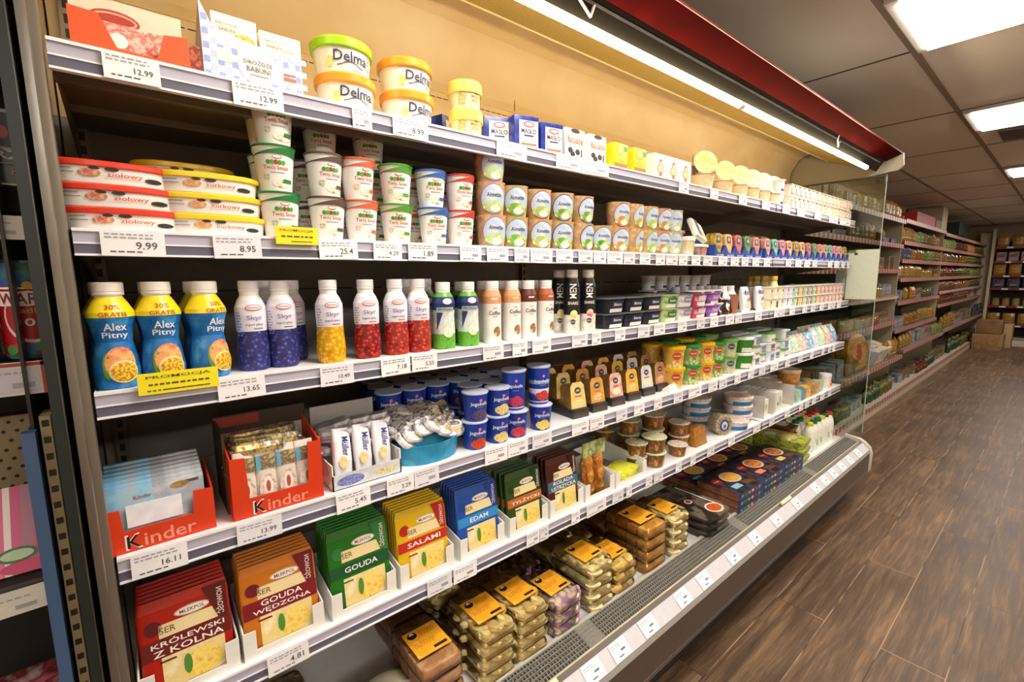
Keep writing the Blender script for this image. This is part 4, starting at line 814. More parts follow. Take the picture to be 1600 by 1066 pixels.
o = one('snack_bar_tray', kinder(w2, .128, .030), 'tall orange open tray of gold-foil snack bars, second on fourth shelf', 'tray'); o.location = (x2, 1.010, Z+H)
foil = mat('gold_foil', 'b0904c', .25, metal=.5, noise=['e2cf8c', '7a6a50', 'c8c0b0'], scale=60)
g = G().loft([(.019, .003, 0, 5), (.0195, .011, .05, 3), (.0195, .011, .09, 3), (.019, .003, .125, 5)], c_('e4d8cc', .35), 16).on(flat(-.0105))
g.dot(.0, .045, .016, .030, mat('choc_pic', '6a3826', .5, noise=['e8dcd0', '8a5a40'], scale=60), .0012).dot(.001, .048, .009, .020, c_('efe6dc'), .002).dot(.001, .048, .004, .012, c_('b0563c'), .0028).bar(0, .098, .036, .030, foil, .001).bar(-.014, .098, .008, .03, c_('5aa8c8'), .0016)
KB = T('snack_bar', [('wrapper', g)])
for i in range(4): put(KB, x2-.058+i*.0385, 1.026, Z+.004, 'upright snack bar with filled-biscuit picture, %s from left in the tall tray' % ORD[i], 'snack bar', 'upright bars in the tall orange tray', rx=-.1)
g = G().loft([(.060, .017, -.011, 3), (.060, .019, 0, 3), (.060, .017, .011, 3)], foil, 20).box(-.064, -.056, -.017, .017, -.002, .002, foil).box(.056, .064, -.017, .017, -.002, .002, c_('9ab4c0'))
FB = T('snack_bar', [('wrapper', g)])
k = 0
for L_ in range(3):
    for r in range(5 if L_ < 2 else 4):
        for q in range(2 if r % 2 else 1):
            k += 1; put(FB, x2-.03+.06*q+random.uniform(-.01, .01), 1.048+r*.018, Z+.085+L_*.022+r*.004, 'gold foil snack bar heaped in the tall orange tray, layer %s, row %s, %s' % (('one', 'two', 'three')[L_], ('one', 'two', 'three', 'four', 'five')[r], ('left', 'right')[q]), 'snack bar', 'foil bars heaped in the tall orange tray', rz=random.uniform(-.2, .2), rx=random.uniform(-.3, .3), sc=(.8, 1, 1) if q == 0 and r % 2 == 0 else (.6, 1, 1))
o = one('display_carton', G().box(-.09, .10, .15, .16, 0, .175, c_('3a2c22', .7)).box(-.09, .0, .148, .151, .150, .172, c_('8a2a1c', .6)).box(-.09, -.085, .03, .15, 0, .17, c_('4a3826', .7)), 'dark brown upright carton back behind the foil bars', 'carton'); o.location = (x2, 1.02, Z+H)
# milk slice tray: white bars standing slanted
xa, xb = xs(521, 4, 1.01), xs(628, 4, 1.01); wd = xb-xa
g = G().pry([(0, 0), (wd, 0), (wd, .036), (0, .036)], 0, .003, mat('milk_tray', 'd4d4d6', .5, noise=['c4c8d0', 'e4e4e4'], scale=30)).box(0, wd, 0, .14, 0, .002, W).box(0, .003, 0, .14, 0, .06, W).box(wd-.003, wd, 0, .14, 0, .06, W).box(0, wd*.95, .138, .142, 0, .165, c_('a8a6a2', .6))
g.on(flat(0)).dot(wd*.25, .018, .032, .012, mat('blue_splash', '3a4a9c', .5, noise=['8a94c8', '2a3a8a'], scale=120), .0006).dot(wd*.75, .018, .030, .009, mat('grain_splash', 'b8a85c', .5, noise=['e0d8b0', '8a9a4c'], scale=120), .0006)
o = one('snack_bar_tray', g, 'white low tray with blue splash holding white milk bars', 'tray'); o.location = (xa, 1.012, Z+H)
g = G().loft([(.020, .004, 0, 5), (.0215, .013, .03, 3), (.0215, .013, .075, 3), (.020, .003, .105, 5)], c_('e9e8ee', .3), 16).on(flat(-.0135))
vs, fs, tw, th = outline('Müller'); kk = .044/tw
g.add([g.sf(.004+y*kk*1.3, .062-x*kk*1.0, .001) for x, y in vs], fs, c_('2c3f8c')); g.dot(-.004, .026, .010, .014, mat('biscuit', 'd8b06c', .5, noise=['e8cf9c'], scale=90), .001)
WB = T('milk_bar', [('wrapper', g)])
for i in range(3):
    put(WB, xa+.032+i*.048, 1.030, Z+.028, 'white milk bar with blue lettering leaning in the low tray, %s from left' % ORD[i], 'milk bar', 'white milk bars standing in front', rx=-.35, rz=.1, ry=.12)
g = G().loft([(.042, .014, -.009, 3), (.043, .016, 0, 3), (.042, .014, .009, 3)], mat('silver_wrap', 'b4b4b8', .3, metal=.3, noise=['8a8a90', 'dcdce0'], scale=45), 18).box(-.048, -.04, -.015, .015, -.0015, .0015, c_('c8c8cc'))
SW = T('milk_bar', [('wrapper', g)])
for i in range(15): put(SW, xa+.035+(i % 3)*.048, 1.075+(i//3 % 3)*.024, Z+.075+(i//3)*.013, 'silver-white milk bar heaped in the low tray, layer %s, %s column' % (ORD[i//3], ('left', 'middle', 'right')[i % 3]), 'milk bar', 'milk bars heaped behind', rz=random.uniform(-.3, .3), rx=random.uniform(-.2, .2), ry=random.uniform(-.15, .15))
# turquoise bowl box of cookie sachets
cy_ = mat('turquoise_card', '2f9cc4', .45, noise=['2488b4', '4cb4d4'], scale=14); xc = xs(668, 4, 1.06)
g = G(); 
for i in range(12):
    a0, a1 = math.pi*(1.0+i/12), math.pi*(1.0+(i+1)/12)
    rr = .092; q = [(rr*math.cos(a0), .07*math.sin(a0)+.07), (rr*math.cos(a1), .07*math.sin(a1)+.07)]
    g.add([(q[0][0], q[0][1], 0), (q[1][0], q[1][1], 0), (q[1][0]*1.07, q[1][1]-.006, .052), (q[0][0]*1.07, q[0][1]-.006, .052), (q[0][0]*.96, q[0][1]+.003, 0), (q[1][0]*.96, q[1][1]+.003, 0), (q[1][0]*1.03, q[1][1]-.003, .052), (q[0][0]*1.03, q[0][1]-.003, .052)], [(0, 1, 2, 3), (5, 4, 7, 6), (3, 2, 6, 7)], cy_)
g.box(-.092, .092, .07, .15, 0, .05, cy_)
o = one('cookie_box', g, 'turquoise round-fronted box heaped with white cookie sachets', 'cookie box'); o.location = (xc, 1.008, Z+H)
ck = mat('cookie_wrap', 'e4e0dc', .35, noise=['f2f0ee', 'c8c4c4', '3a3234'], scale=55); ck2 = mat('cookie_dark', '4a4446', .35, noise=['c8c4c8', '2a2628', 'e4e0e4'], scale=45)
def sachet(m, pic):
    g = G().loft([(.032, .024, -.006, 3), (.033, .026, 0, 3), (.032, .024, .006, 3)], m, 18).on(topf(.006)).dot(.008, -.006, .013, .009, mat('cookie_pic', 'c89850', .5, noise=['e0bc7c', 'a8743c'], scale=120)); 
    if pic: g.txt('Hit', -.010, .008, .018, c_('3a4a8a'), off=.001)
    return T('cookie_sachet', [('sachet', g)])
sa, sb = sachet(ck, 1), sachet(ck2, 0)
for i in range(26):
    r, c = divmod(i, 6); front = r < 1
    put(sa if (front or i % 4 == 0) else sb, xc-.07+c*.028+random.uniform(-.006, .006), 1.045+r*.026, Z+.060+r*.010+random.uniform(0, .01)+.012*(2.5-abs(c-2.5)), 'small wrapped cookie in the turquoise box, row %s, %s from the left' % (('one', 'two', 'three', 'four', 'five')[r], ORD[c]), 'cookie sachet', 'cookies in the turquoise box', rx=.75 if front else random.uniform(-.2, .6), rz=random.uniform(-.7, .7), ry=random.uniform(-.3, .3))
# yogurt pots
jb = {n: jogo(*a) for n, a in dict(rb=(['b0283c', 'd04a54', '8a1c30'],), pin=(['d8b85c', 'eedc9c', 'b8904c'],), blk=(['2c2038', '6a5a80', '1c1428'],), ban=(['e8c43c', 'f2dc7c', 'c8a02c'],), tall=(['b02448', 'd04468', '8a1838'], True), wht=(['a81c34', 'd8505c', '6a0c1c'], True, True), red=(['b8301c', 'd8502c', '8a2014'],)).items()}
G5 = 'blue fruit yogurt pots'
for px, y_, lo, hi, d in ((742, 1.035, 'red', 'blk', 'raspberry and blackberry'), (777, 1.035, 'pin', 'pin', 'pineapple')):
    x = xat(px, y_, Z+.03)
    put(jb[lo], x, y_, Z, 'blue yogurt pot, lower one of the %s pair' % d, 'yogurt pot', G5, rz=-.35); put(jb[hi], x+.003, y_, Z+.081, 'blue yogurt pot, upper one of the %s pair' % d, 'yogurt pot', G5, rz=-.3)
x = xat(808, 1.03, Z+.03); put(jb['rb'], x, 1.035, Z, 'blue pot with dark raspberry print beneath the tall blue pot', 'yogurt pot', G5, rz=-.62); put(jb['tall'], x-.003, 1.04, Z+.081, 'tall blue yogurt pot with raspberry print standing on a short one', 'yogurt pot', G5, rz=-.66)
x = xat(846, 1.03, Z+.03); put(jb['ban'], x, 1.035, Z, 'blue pot with yellow banana print under the white-based tall pot', 'yogurt pot', G5, rz=-.6); put(jb['wht'], x-.003, 1.04, Z+.081, 'tall pot with white base and dark cherries on the banana pot', 'yogurt pot', G5, rz=-.45)
n = 0
for r in range(4):
    for c in range(9):
        if c < 3 and r < 1: continue
        x = .52+c*.078+r*.012; y_ = 1.115+r*.078
        if x > .97 or (x < .62 and y_ < 1.19): continue
        for q in range(2): put(jb[('red', 'rb', 'blk', 'pin')[(r+c) % 4]], x, y_, Z+q*.081, 'dim blue yogurt pot, back row %s, place %s, %s tier' % (('one', 'two', 'three', 'four')[r], ('one', 'two', 'three', 'four', 'five', 'six', 'seven', 'eight', 'nine')[c], ('lower', 'upper')[q]), 'yogurt pot', 'blue yogurt pots in the back rows', rz=-.4)
# wedge-shaped hard cheese packs in a black base
def cwedge(face, c2):
    k_ = mat('kraft_wedge', 'a8803c', .45, noise=['8a6a30', 'b8924c'], scale=30); f = mat('wf_'+face, face, .4, noise=[c2], scale=40); g = G()
    P_ = [(-.034, 0), (.034, 0), (.030, .075), (.020, .088), (-.020, .088), (-.030, .075)]
    n = len(P_); fr_ = [(x, 0, z) for x, z in P_]; bk_ = [(x*.25, .15, z*.8) for x, z in P_]
    g.add(fr_, [tuple(range(n))], f).add(fr_+bk_, [(i, n+i, n+(i+1) % n, (i+1) % n) for i in range(n)]+[tuple(range(2*n-1, n-1, -1))], k_)
    g.on(flat(0)).dot(0, .060, .014, .011, c_('26333c')).dot(0, .060, .009, .004, c_('9ab0a8'), .001).dot(0, .020, .022, .013, mat('wp_'+c2, c2, .5, noise=['f0e0b0'], scale=90)).bar(0, .040, .03, .005, c_('c8603c'))
    return T('cheese_wedge', [('wedge', g)])
ws = [('e8d090', 'd8b858', 'pale yellow'), ('d8a850', 'c8842c', 'orange'), ('d86a4c', 'e8d8c8', 'red-topped'), ('e8c040', 'd89a38', 'golden'), ('c4ccd4', 'e8dcd0', 'light blue'), ('c89878', 'b87848', 'copper')]
kx = c_('2c2a30', .35)
for i, (px, y_) in enumerate(zip((905, 935, 964, 989, 1012, 1033), (1.03, 1.035, 1.04, 1.045, 1.05, 1.055))):
    x = xat(px, y_, Z+.03); a, b, d = ws[i]
    t = cwedge(a, b); put(t, x, y_, Z+.032, 'hard cheese wedge with %s front label on the fourth shelf' % d, 'cheese wedge', 'hard cheese wedges', rx=-.16, rz=-.1)
    for j in range(2): put(t, x+.005, y_+.075+j*.07, Z+.052+j*.006, '%s-label cheese wedge in the %s row behind' % (d, ('second', 'third')[j]), 'cheese wedge', 'cheese wedges behind', rx=-.1, rz=-.1)
    g = G().box(-.036, .036, -.004, .16, 0, .030, kx, .002).box(-.03, .03, -.0045, -.004, .004, .024, c_('4a4238', .2))
    o = one('wedge_stand', g, 'black plastic stand under the %s cheese wedge' % d, 'stand', 'black wedge stands'); o.location = (x, y_-.006, Z+H); o.rotation_euler = (0, 0, -.1)
o = one('folded_paper', G().add([(0, 0, 0), (.07, 0, 0), (.05, .01, .032), (.01, .012, .030), (0, .05, .0), (.07, .05, 0)], [(0, 1, 2, 3), (3, 2, 5, 4), (0, 3, 4), (1, 5, 2)], W), 'folded white paper scrap between the wedges and the salad tubs', 'paper'); o.location = (xat(1046, 1.01, Z), 1.008, Z+H)
# clear salad tubs
def salad(lid, body, logo='c8402c', r=.046, h=.088):
    R_ = [(r*.82, r*.82, 0), (r*.86, r*.86, .003), (r, r, h)]; m = blobs('salad_'+body[0], body, 70, .25)
    g = G().loft(R_, m, 28).on(wrap(R_)); g.bar(.0, h*.52, .075, h*.62, mat('salad_label_'+lid, body[2], .35, noise=[body[0]], scale=22), .0006)
    g.dot(.010, h*.62, .019, .016, c_(logo), .001).txt('Lisner', .010, h*.63, .026, W, off=.0016).dot(.010, h*.30, .018, .011, m, .001)
    l = G().loft([(r+.003, r+.003, h-.010), (r+.004, r+.004, h-.008), (r+.004, r+.004, h+.003), (r, r, h+.004)], c_(lid, .25), 28); return T('salad_tub', [('tub', g), ('lid', l)])
y1_ = salad('e8b41c', ['c8b050', 'e8dc9c', 'd8a03c']); g1_ = salad('2c8a3c', ['b8b46c', 'e0dca8', '4f9a44']); gl = salad('6aa84c', ['b4ac70', 'dcd8b4', 'b8bc90'], logo='3a4a7a')
G6 = 'clear salad tubs'
for px, t, d, sc in ((1051, y1_, 'yellow-lidded, leftmost', 1.0), (1077, g1_, 'green-lidded, leftmost', .97), (1099, y1_, 'yellow-lidded, right', .95), (1117, g1_, 'green-lidded, with yellow filling', .9), (1136, gl, 'green-lidded, paler', .93)):
    x = xat(px, 1.05, Z+.03)
    for q in range(2): put(t, x, 1.052, Z+q*.090*sc, 'clear salad tub, %s pair, %s one' % (d, ('lower', 'upper')[q]), 'salad tub', G6, rz=-.9, sc=sc)
    for q in range(2): put(t, x, 1.155, Z+q*.090, 'clear salad tub behind the %s pair, %s tier' % (d, ('lower', 'upper')[q]), 'salad tub', 'salad tubs behind')
gt_ = tub(.044, .052, .075, mat('green_tub', '3a8a2c', .35, noise=['2c7a24', 'e8e8dc'], scale=14), c_('e8eee4', .3), deco=lambda b: b.bar(0, .018, .11, .024, c_('e4e4da'), .0008).dot(.016, .030, .022, .010, c_('c84a2c'), .0012).dot(.02, .052, .014, .014, c_('1c6a28'), .0012), name='cream_tub')
x = xat(1158, 1.06, Z+.03)
for q in range(2): put(gt_, x, 1.06, Z+q*.080, 'white tub with bright green print, %s one of the pair' % ('lower', 'upper')[q], 'cream tub', 'green-printed cream tubs')
ct = [tub(.040, .044, .048, mat('w1_'+a, a, .35, noise=[b], scale=40), c_(c, .3), oval=.8, p=4, lh=.008, name='cream_tub', deco=lambda bb, d=d: bb.bar(.004, .03, .05, .02, c_(d)).bar(.004, .012, .05, .008, c_('b85a44'))) for a, b, c, d in (('e4e8e4', 'd0dcd0', 'd8dcd8', '5a6aa0'), ('ecece4', 'c8dcc8', '4c9a4c', 'e8e0d8'), ('dce4ea', 'b8c8d4', 'c8ccd0', '6a8ab8'))]
xw = x+.095; i = 0
while xw < 2.95:
    for q in range(3 - (i % 2) - (i == 5)): put(ct[(i+q) % 3], xw, 1.055+.01*(i % 2), Z+q*.055, 'small white cream tub right of the green ones, %s pile, %s from bottom' % (ORD[i], ORD[q]), 'cream tub', 'piled small cream tubs')
    for q in range(3): put(ct[(i+q) % 3], xw, 1.16, Z+q*.055, 'small cream tub in the rear, %s pile, %s from bottom' % (ORD[i], ORD[q]), 'cream tub', 'rear cream tubs')
    xw += .096; i += 1
def bag(cs, nm, w_=.055, h=.13, d=.03, name='snack_bag'):
    m = mat(nm, cs[0], .3, noise=cs[1:], scale=22)
    return T(name, [('bag', G().loft([(w_*.9, d*.25, 0, 4), (w_, d, h*.18, 3), (w_*.97, d*.95, h*.6, 3), (w_*.95, d*.3, h*.88, 4), (w_, .002, h, 5)], m, 18))])
wbag = [bag(['ecece8', 'b8cfe0', 'f4f4f0'], 'wb1'), bag(['eef0e8', 'a8d0a0', 'f4f4f0'], 'wb2'), bag(['f0ece8', 'e0a890', 'f6f4f2'], 'wb3'), bag(['e0e8ee', '5a9ac8', 'f4f4f0'], 'wb4')]
i = 0; xw = 2.98
while xw < X1-.04:
    for r in range(2): put(wbag[(i+r) % 4], xw, 1.05+r*.08, Z, 'white mozzarella bag with %s print, %s past the tubs, %s row' % (('pale blue', 'green', 'orange', 'bright blue')[(i+r) % 4], ORD[i], ('front', 'rear')[r]), 'cheese bag', 'white cheese bags', sc=(1, 1, .85 if i < 4 else 1.0), rx=-.1 if r else -.25)
    xw += .115; i += 1
# ================= fifth shelf =================
Z = ZS[5]
CH = [(292, 'b01c10', '6a1410', ['KRÓLEWSKI', 'Z KOLNA'], '5c1418', 'f0c81c', 'red', .0), (437, 'c8741c', '7a1420', ['GOUDA', 'WĘDZONA'], '6e1424', 'e8c23c', 'orange', 0), (563, '1c6e1c', '12502c', ['GOUDA'], '2c7a3c', 'f0bc2c', 'green', 0), (663, 'dcb414', 'c0281c', ['SALAMI'], 'b02018', 'f0bc14', 'yellow', 0), (738, '1f4fa8', '2f8ac8', ['EDAM'], '1c3f90', 'f2c82c', 'blue', 0)]
G7 = 'sliced cheese pouches'
edges = [(210, 378), (383, 505), (512, 612), (622, 712), (722, 790)]
for i, (px, c, band_, words, dk_, pic, d, _) in enumerate(CH):
    xa = (-.055, .112, .290, .460, .640)[i]; wd = (.160, .160, .158, .158, .155)[i]; xm = xa+wd/2
    t = sandwich_bag(c, band_, words, dk_, pic)
    o = one('shelf_tray', tray(wd, .16, .088, .018), 'white cardboard tray cut low in front holding the %s cheese pouches' % d, 'tray', 'white cheese trays'); o.location = (xm, 1.012, Z+H)
    for j in range(6):
        lb = '%s sliced cheese pouch with %s band, front of its tray' % (d, {'red': 'dark red', 'orange': 'dark crimson', 'green': 'deep green', 'yellow': 'red', 'blue': 'light blue'}[d]) if j == 0 else '%s sliced cheese pouch, %s behind the front one' % (d, ORD[j-1])
        put(t, xm, 1.026+j*.016, Z+.004, lb, 'cheese pouch', G7, rx=-.13+.01*j, sc=((.98, 1, .98), (1, 1, .98), (.98, 1, 1.04), (.98, 1, 1), (.96, 1, 1.02))[i])
def oval_pack(c, band_, words, dk_, pic): return sandwich_bag(c, band_, words, dk_, pic)
t6 = oval_pack('2c4a20', 'b8641c', ['TYLŻYCKI'], '1f3a18', 'e0c040'); t7 = oval_pack('4a1c18', '3c6478', ['ROLADA', 'USTRZYCKA'], '341414', 'dcc070')
for (xm, t, d) in ((.895, t6, 'dark green'), (1.065, t7, 'dark maroon')):
    o = one('shelf_tray', tray(.158, .16, .088, .018), 'white cardboard tray cut low in front holding the %s cheese pouches' % d, 'tray', 'white cheese trays'); o.location = (xm, 1.012, Z+H)
    for j in range(4): put(t, xm-(.004*j if d == 'dark green' else 0), 1.026+j*.02, Z+.004, '%s cheese pouch, %s' % (d, 'frontmost, with the readable band' if j == 0 else ORD[j-1]+' behind the frontmost'), 'cheese pouch', G7, rx=-.12, sc=(.95, 1, 1))
# smoked braids
sm_ = mat('smoked_cheese', 'c47c24', .35, noise=['e0a040', 'a05c14', 'd88c2c'], scale=50, bump=.5)
o = one('shelf_tray', tray(.158, .16, .088, .018), 'white cardboard tray cut low in front holding two smoked cheese braids', 'tray', 'white cheese trays'); o.location = (1.235, 1.012, Z+H)
for j, dx in enumerate((-.03, .024)):
    g = G().loft([(.020, .012, 0), (.030, .018, .02), (.026, .015, .045), (.031, .018, .07), (.026, .015, .095), (.030, .017, .12), (.020, .010, .15)], sm_, 16)
    put(T('smoked_braid', [('cheese', g)]), 1.235+dx, 1.035, Z+.006, 'amber smoked cheese braid in a clear bag, %s of two' % ('left', 'right')[j], 'smoked cheese', 'smoked cheese braids', rx=-.12)
o = one('header_bag', G().box(-.06, .06, .03, .034, .145, .20, mat('braid_header', '9ab04c', .4, noise=['d8dc9c', '6a8a34', 'e4e8d0'], scale=26)).add([(-.062, .004, .004), (.062, .004, .004), (.06, .03, .15), (-.06, .03, .15)], [(0, 1, 2, 3)], FILM), 'pale green header of the bag with smoked cheese braids', 'header'); o.location = (1.235, 1.012, Z+H)
o = one('shelf_tray', tray(.19, .22, .088, .02), 'wide white cardboard tray nearly empty with a bright yellow pack', 'tray', 'white cheese trays'); o.location = (1.42, 1.012, Z+H)
g = G().box(-.07, .07, -.05, .05, 0, .03, mat('lime_pack', 'd4d82c', .35, noise=['e8e84c', 'b8c020'], scale=30), .008); o = one('cheese_pack', g, 'bright lime yellow pack lying in the wide white tray', 'cheese pack'); o.location = (1.43, 1.07, Z+.008+H); o.rotation_euler = (0, 0, .2)
o = one('cheese_pack', G().box(-.06, .06, -.05, .05, 0, .025, mat('dusky_pack', '4a4a6a', .4, noise=['8a7a60', '2a2a3a'], scale=60), .006), 'dark bluish pack lying behind the bright lime yellow pack', 'cheese pack'); o.location = (1.40, 1.175, Z+.008+H)
# round tubs with shiny foil lids
def foilcup(body, lid, r=.044, h=.055):
    return tub(r*.78, r, h, mat('fc_'+body, body, .35, noise=['6a4020', 'c89858'], scale=60), mat('fl_'+lid, lid, .2, noise=['e0dcc0', lid], scale=80), lh=.004, name='spread_cup')
fg_, fp_, fb_ = foilcup('8a6a34', 'a8b070'), foilcup('a06a34', 'b898a4'), foilcup('8c5c2c', '8a7a5c')
k = 0
for i, (x, y_, t, n_, d, s_) in enumerate(((1.545, 1.08, fb_, 2, 'olive', .95), (1.60, 1.16, fg_, 3, 'green', 1), (1.625, 1.05, fg_, 2, 'yellow-green', 1.08), (1.72, 1.12, fp_, 3, 'pinkish', 1.05), (1.80, 1.045, fp_, 1, 'small pinkish', .9), (1.82, 1.19, fp_, 3, 'mauve', 1.1), (1.90, 1.10, fp_, 2, 'rosy', 1), (1.92, 1.24, fp_, 3, 'dusky pink', 1.1), (1.73, 1.25, fp_, 3, 'dim pink', 1), (1.56, 1.26, fg_, 3, 'dim green', 1))):
    for q in range(n_): put(t, x, y_, Z+q*.060*s_, 'brown spread cup with %s foil lid, %s in its pile' % (d, ('bottom one', 'next one', 'topmost one')[q]), 'spread cup', 'foil-lidded spread cups', sc=s_)
kr = mat('kraft_pack', '8a5a24', .35, noise=['a8742c', '6a4218'], scale=30)
for j in range(3): put(carton(.10, .05, .09, kr, name='kraft_pack') if j == 0 else KP, 1.98-.01*j, 1.03+j*.07, Z, 'folded amber-brown pack beside the foil cups, %s from front' % ORD[j], 'pack', 'amber-brown packs') if j else globals().update(KP=carton(.10, .05, .09, kr, name='kraft_pack'))
put(KP, 1.985, 1.03, Z, 'folded amber-brown pack beside the foil cups, first from front', 'pack', 'amber-brown packs', rx=-.2)
g = G().loft([(.046, .046, -.002), (.050, .050, .004), (.050, .050, .06), (.046, .046, .066)], mat('grainy', '8a7a5c', .5, noise=['c8b890', '4a3c2c', 'd8ccb0'], scale=110), 28); g.move(0, Matrix.Rotation(math.pi/2, 4, 'X'))
g.on(flat(-.0665)).dot(0, 0, .026, .030, c_('2c4470'), .001).dot(0, 0, .017, .021, c_('c8d4dc'), .002).dot(0, -.004, .008, .010, c_('4a6a9a'), .003)
o = one('fish_roll', g, 'round speckled roll lying on its side with a navy oval label', 'roll'); o.location = (xat(1124, 1.07, Z+.05), 1.09, Z+.050+H); o.rotation_euler = (0, 0, -.45)
def wb(b): b.bar(0, .012, .2, .020, c_('2a7ab0'), .0008)
wt = tub(.062, .070, .040, c_('dfe6ea', .3), mat('lid_speckle', 'e4dcd8', .3, noise=['d8b4a4', 'f2f0ee'], scale=45), deco=wb, lh=.012, name='cheese_tub')
x = xat(1155, 1.09, Z+.03); 
for q in range(3): put(wt, x, 1.10, Z+q*.048, 'round white tub with blue side stripe, %s of three' % ('bottom', 'middle', 'top')[q], 'cheese tub', 'white tubs with blue stripes')
put(wt, x-.13, 1.06, Z, 'round white tub with a reddish lid standing in front of the piles', 'cheese tub'); 
for q in range(3): put(wt, x-.20, 1.23, Z+q*.048, 'round blue-striped tub in the dim rear pile, %s from bottom' % ORD[q], 'cheese tub', 'blue-striped tubs in the rear pile')
# white boxes and green packs
wbx = mat('box_white', 'cfcac0', .5, noise=['c4beb2', 'd8d4cc'], scale=12)
def wbox(b): b.dot(.03, .085, .016, .016, mat('nutty', '8a5a3c', .5, noise=['c89a70'], scale=90)).bar(-.02, .09, .05, .02, c_('4a403c')).dot(.02, .03, .02, .016, c_('b0704c'))
X5 = carton(.004, .30, .125, wbx, name='cardboard_divider')
for j, px in enumerate((1192, 1207, 1238)): put(X5, xat(px, 1.02, Z+.05), 1.012, Z, 'tall grey-white cardboard side of a display box, %s from the left' % ORD[j], 'cardboard side', 'cardboard box sides')
PX = carton(.13, .03, .115, wbx, wbox, name='cheese_box'); x = xat(1186, 1.1, Z+.05)
put(PX, x-.05, 1.16, Z, 'white box with round nutty pictures behind the striped tubs', 'cheese box')
def gp(b): b.dot(.012, .06, .016, .030, mat('greens', '5a9a3a', .5, noise=['a8c85c', 'e8ecd8'], scale=60)).dot(-.018, .05, .010, .010, c_('c8402c')).dot(-.012, .09, .014, .012, c_('e0e4dc'), .0006)
GP = carton(.085, .022, .118, c_('e0e2d8', .4), gp, name='cheese_packet')
x0_ = xat(1207, 1.02, Z+.05)+.03
for j in range(7): put(GP, x0_+.055, 1.018+j*.030, Z, 'white packet with green herbs picture, %s from the front of its box' % ORD[j], 'cheese packet', 'herb cheese packets')
for j in range(2): put(GP, x0_-.105, 1.03+j*.03, Z, 'white packet with green herbs picture in the left box, %s' % ('front', 'behind'), 'cheese packet', 'herb cheese packets, left box', sc=(1, 1, .8)) if False else put(GP, x0_-.105, 1.03+j*.03, Z, 'herb cheese packet in the left box, %s one' % ('front', 'second')[j], 'cheese packet', 'herb packets in the left box', sc=(1, 1, .8))
cl = [carton(.075, .06, .075, mat('cp%d' % j, a, .4, noise=[b, c2_], scale=34), name='cheese_pack') for j, (a, b, c2_) in enumerate((('4a94c0', 'b8d4b0', '4c9a54'), ('4f9a5c', '3a6ab0', 'e0d8a0'), ('d8923c', 'e8c04c', '6a3a20'), ('e8bc4c', '8a3a2a', 'f0e0a0'), ('2c5a9c', 'd8a43c', 'b83a2c')))]
xw = xat(1243, 1.02, Z+.03)+.045; i = 0; cn5 = ('sky blue', 'green-blue', 'orange', 'yellow', 'navy')
while xw < 3.6:
    for q in range(1): put(cl[i % 5], xw, 1.016, Z, '%s cheese pack in the far run of fifth shelf, %s place' % (cn5[i % 5], ORD[i]), 'cheese pack', 'colourful packs at the far end')
    put(cl[(i+2) % 5], xw, 1.09, Z, '%s cheese pack in the row behind, %s place of fifth shelf' % (cn5[(i+2) % 5], ORD[i]), 'cheese pack', 'colourful packs behind')
    xw += .079; i += 1
bk = tub(.062, .068, .075, mat('bucket', 'c87a34', .35, noise=['e8b06c', 'a8582c'], scale=22), mat('bucket_lid', 'e0bc5c', .3, noise=['f0e8d8', 'c89030'], scale=20), lh=.020, name='salad_bucket')
put(bk, 3.12, 1.19, Z+.03, 'orange round bucket with a yellow lid, left of the two', 'bucket', 'orange buckets'); put(bk, 3.35, 1.16, Z+.076, 'orange round bucket with a yellow lid, right of the two', 'bucket', 'orange buckets')
put(T('bucket_base', [('carton', G().box(-.07, .07, -.07, .07, 0, .076, c_('c8b088', .6)))]), 3.35, 1.20, Z, 'plain tan carton that carries the right orange bucket', 'carton'); put(T('bucket_base', [('carton', G().box(-.07, .07, -.06, .06, 0, .03, c_('c8b088', .6)))]), 3.12, 1.21, Z, 'plain tan carton that carries the left orange bucket', 'carton')
jr = tub(.040, .036, .085, mat('jar_label', 'e4dcd4', .35, noise=['e8d8cc', 'd89050'], scale=14), c_('f0eaea', .3), 'Twaróg', K, lambda b: b.dot(.006, .028, .024, .012, c_('c87a3c'), .001), lh=.020, name='spread_jar')
put(jr, 3.70, 1.05, Z, 'white jar with dark lettering and white lid by the glass end', 'jar')
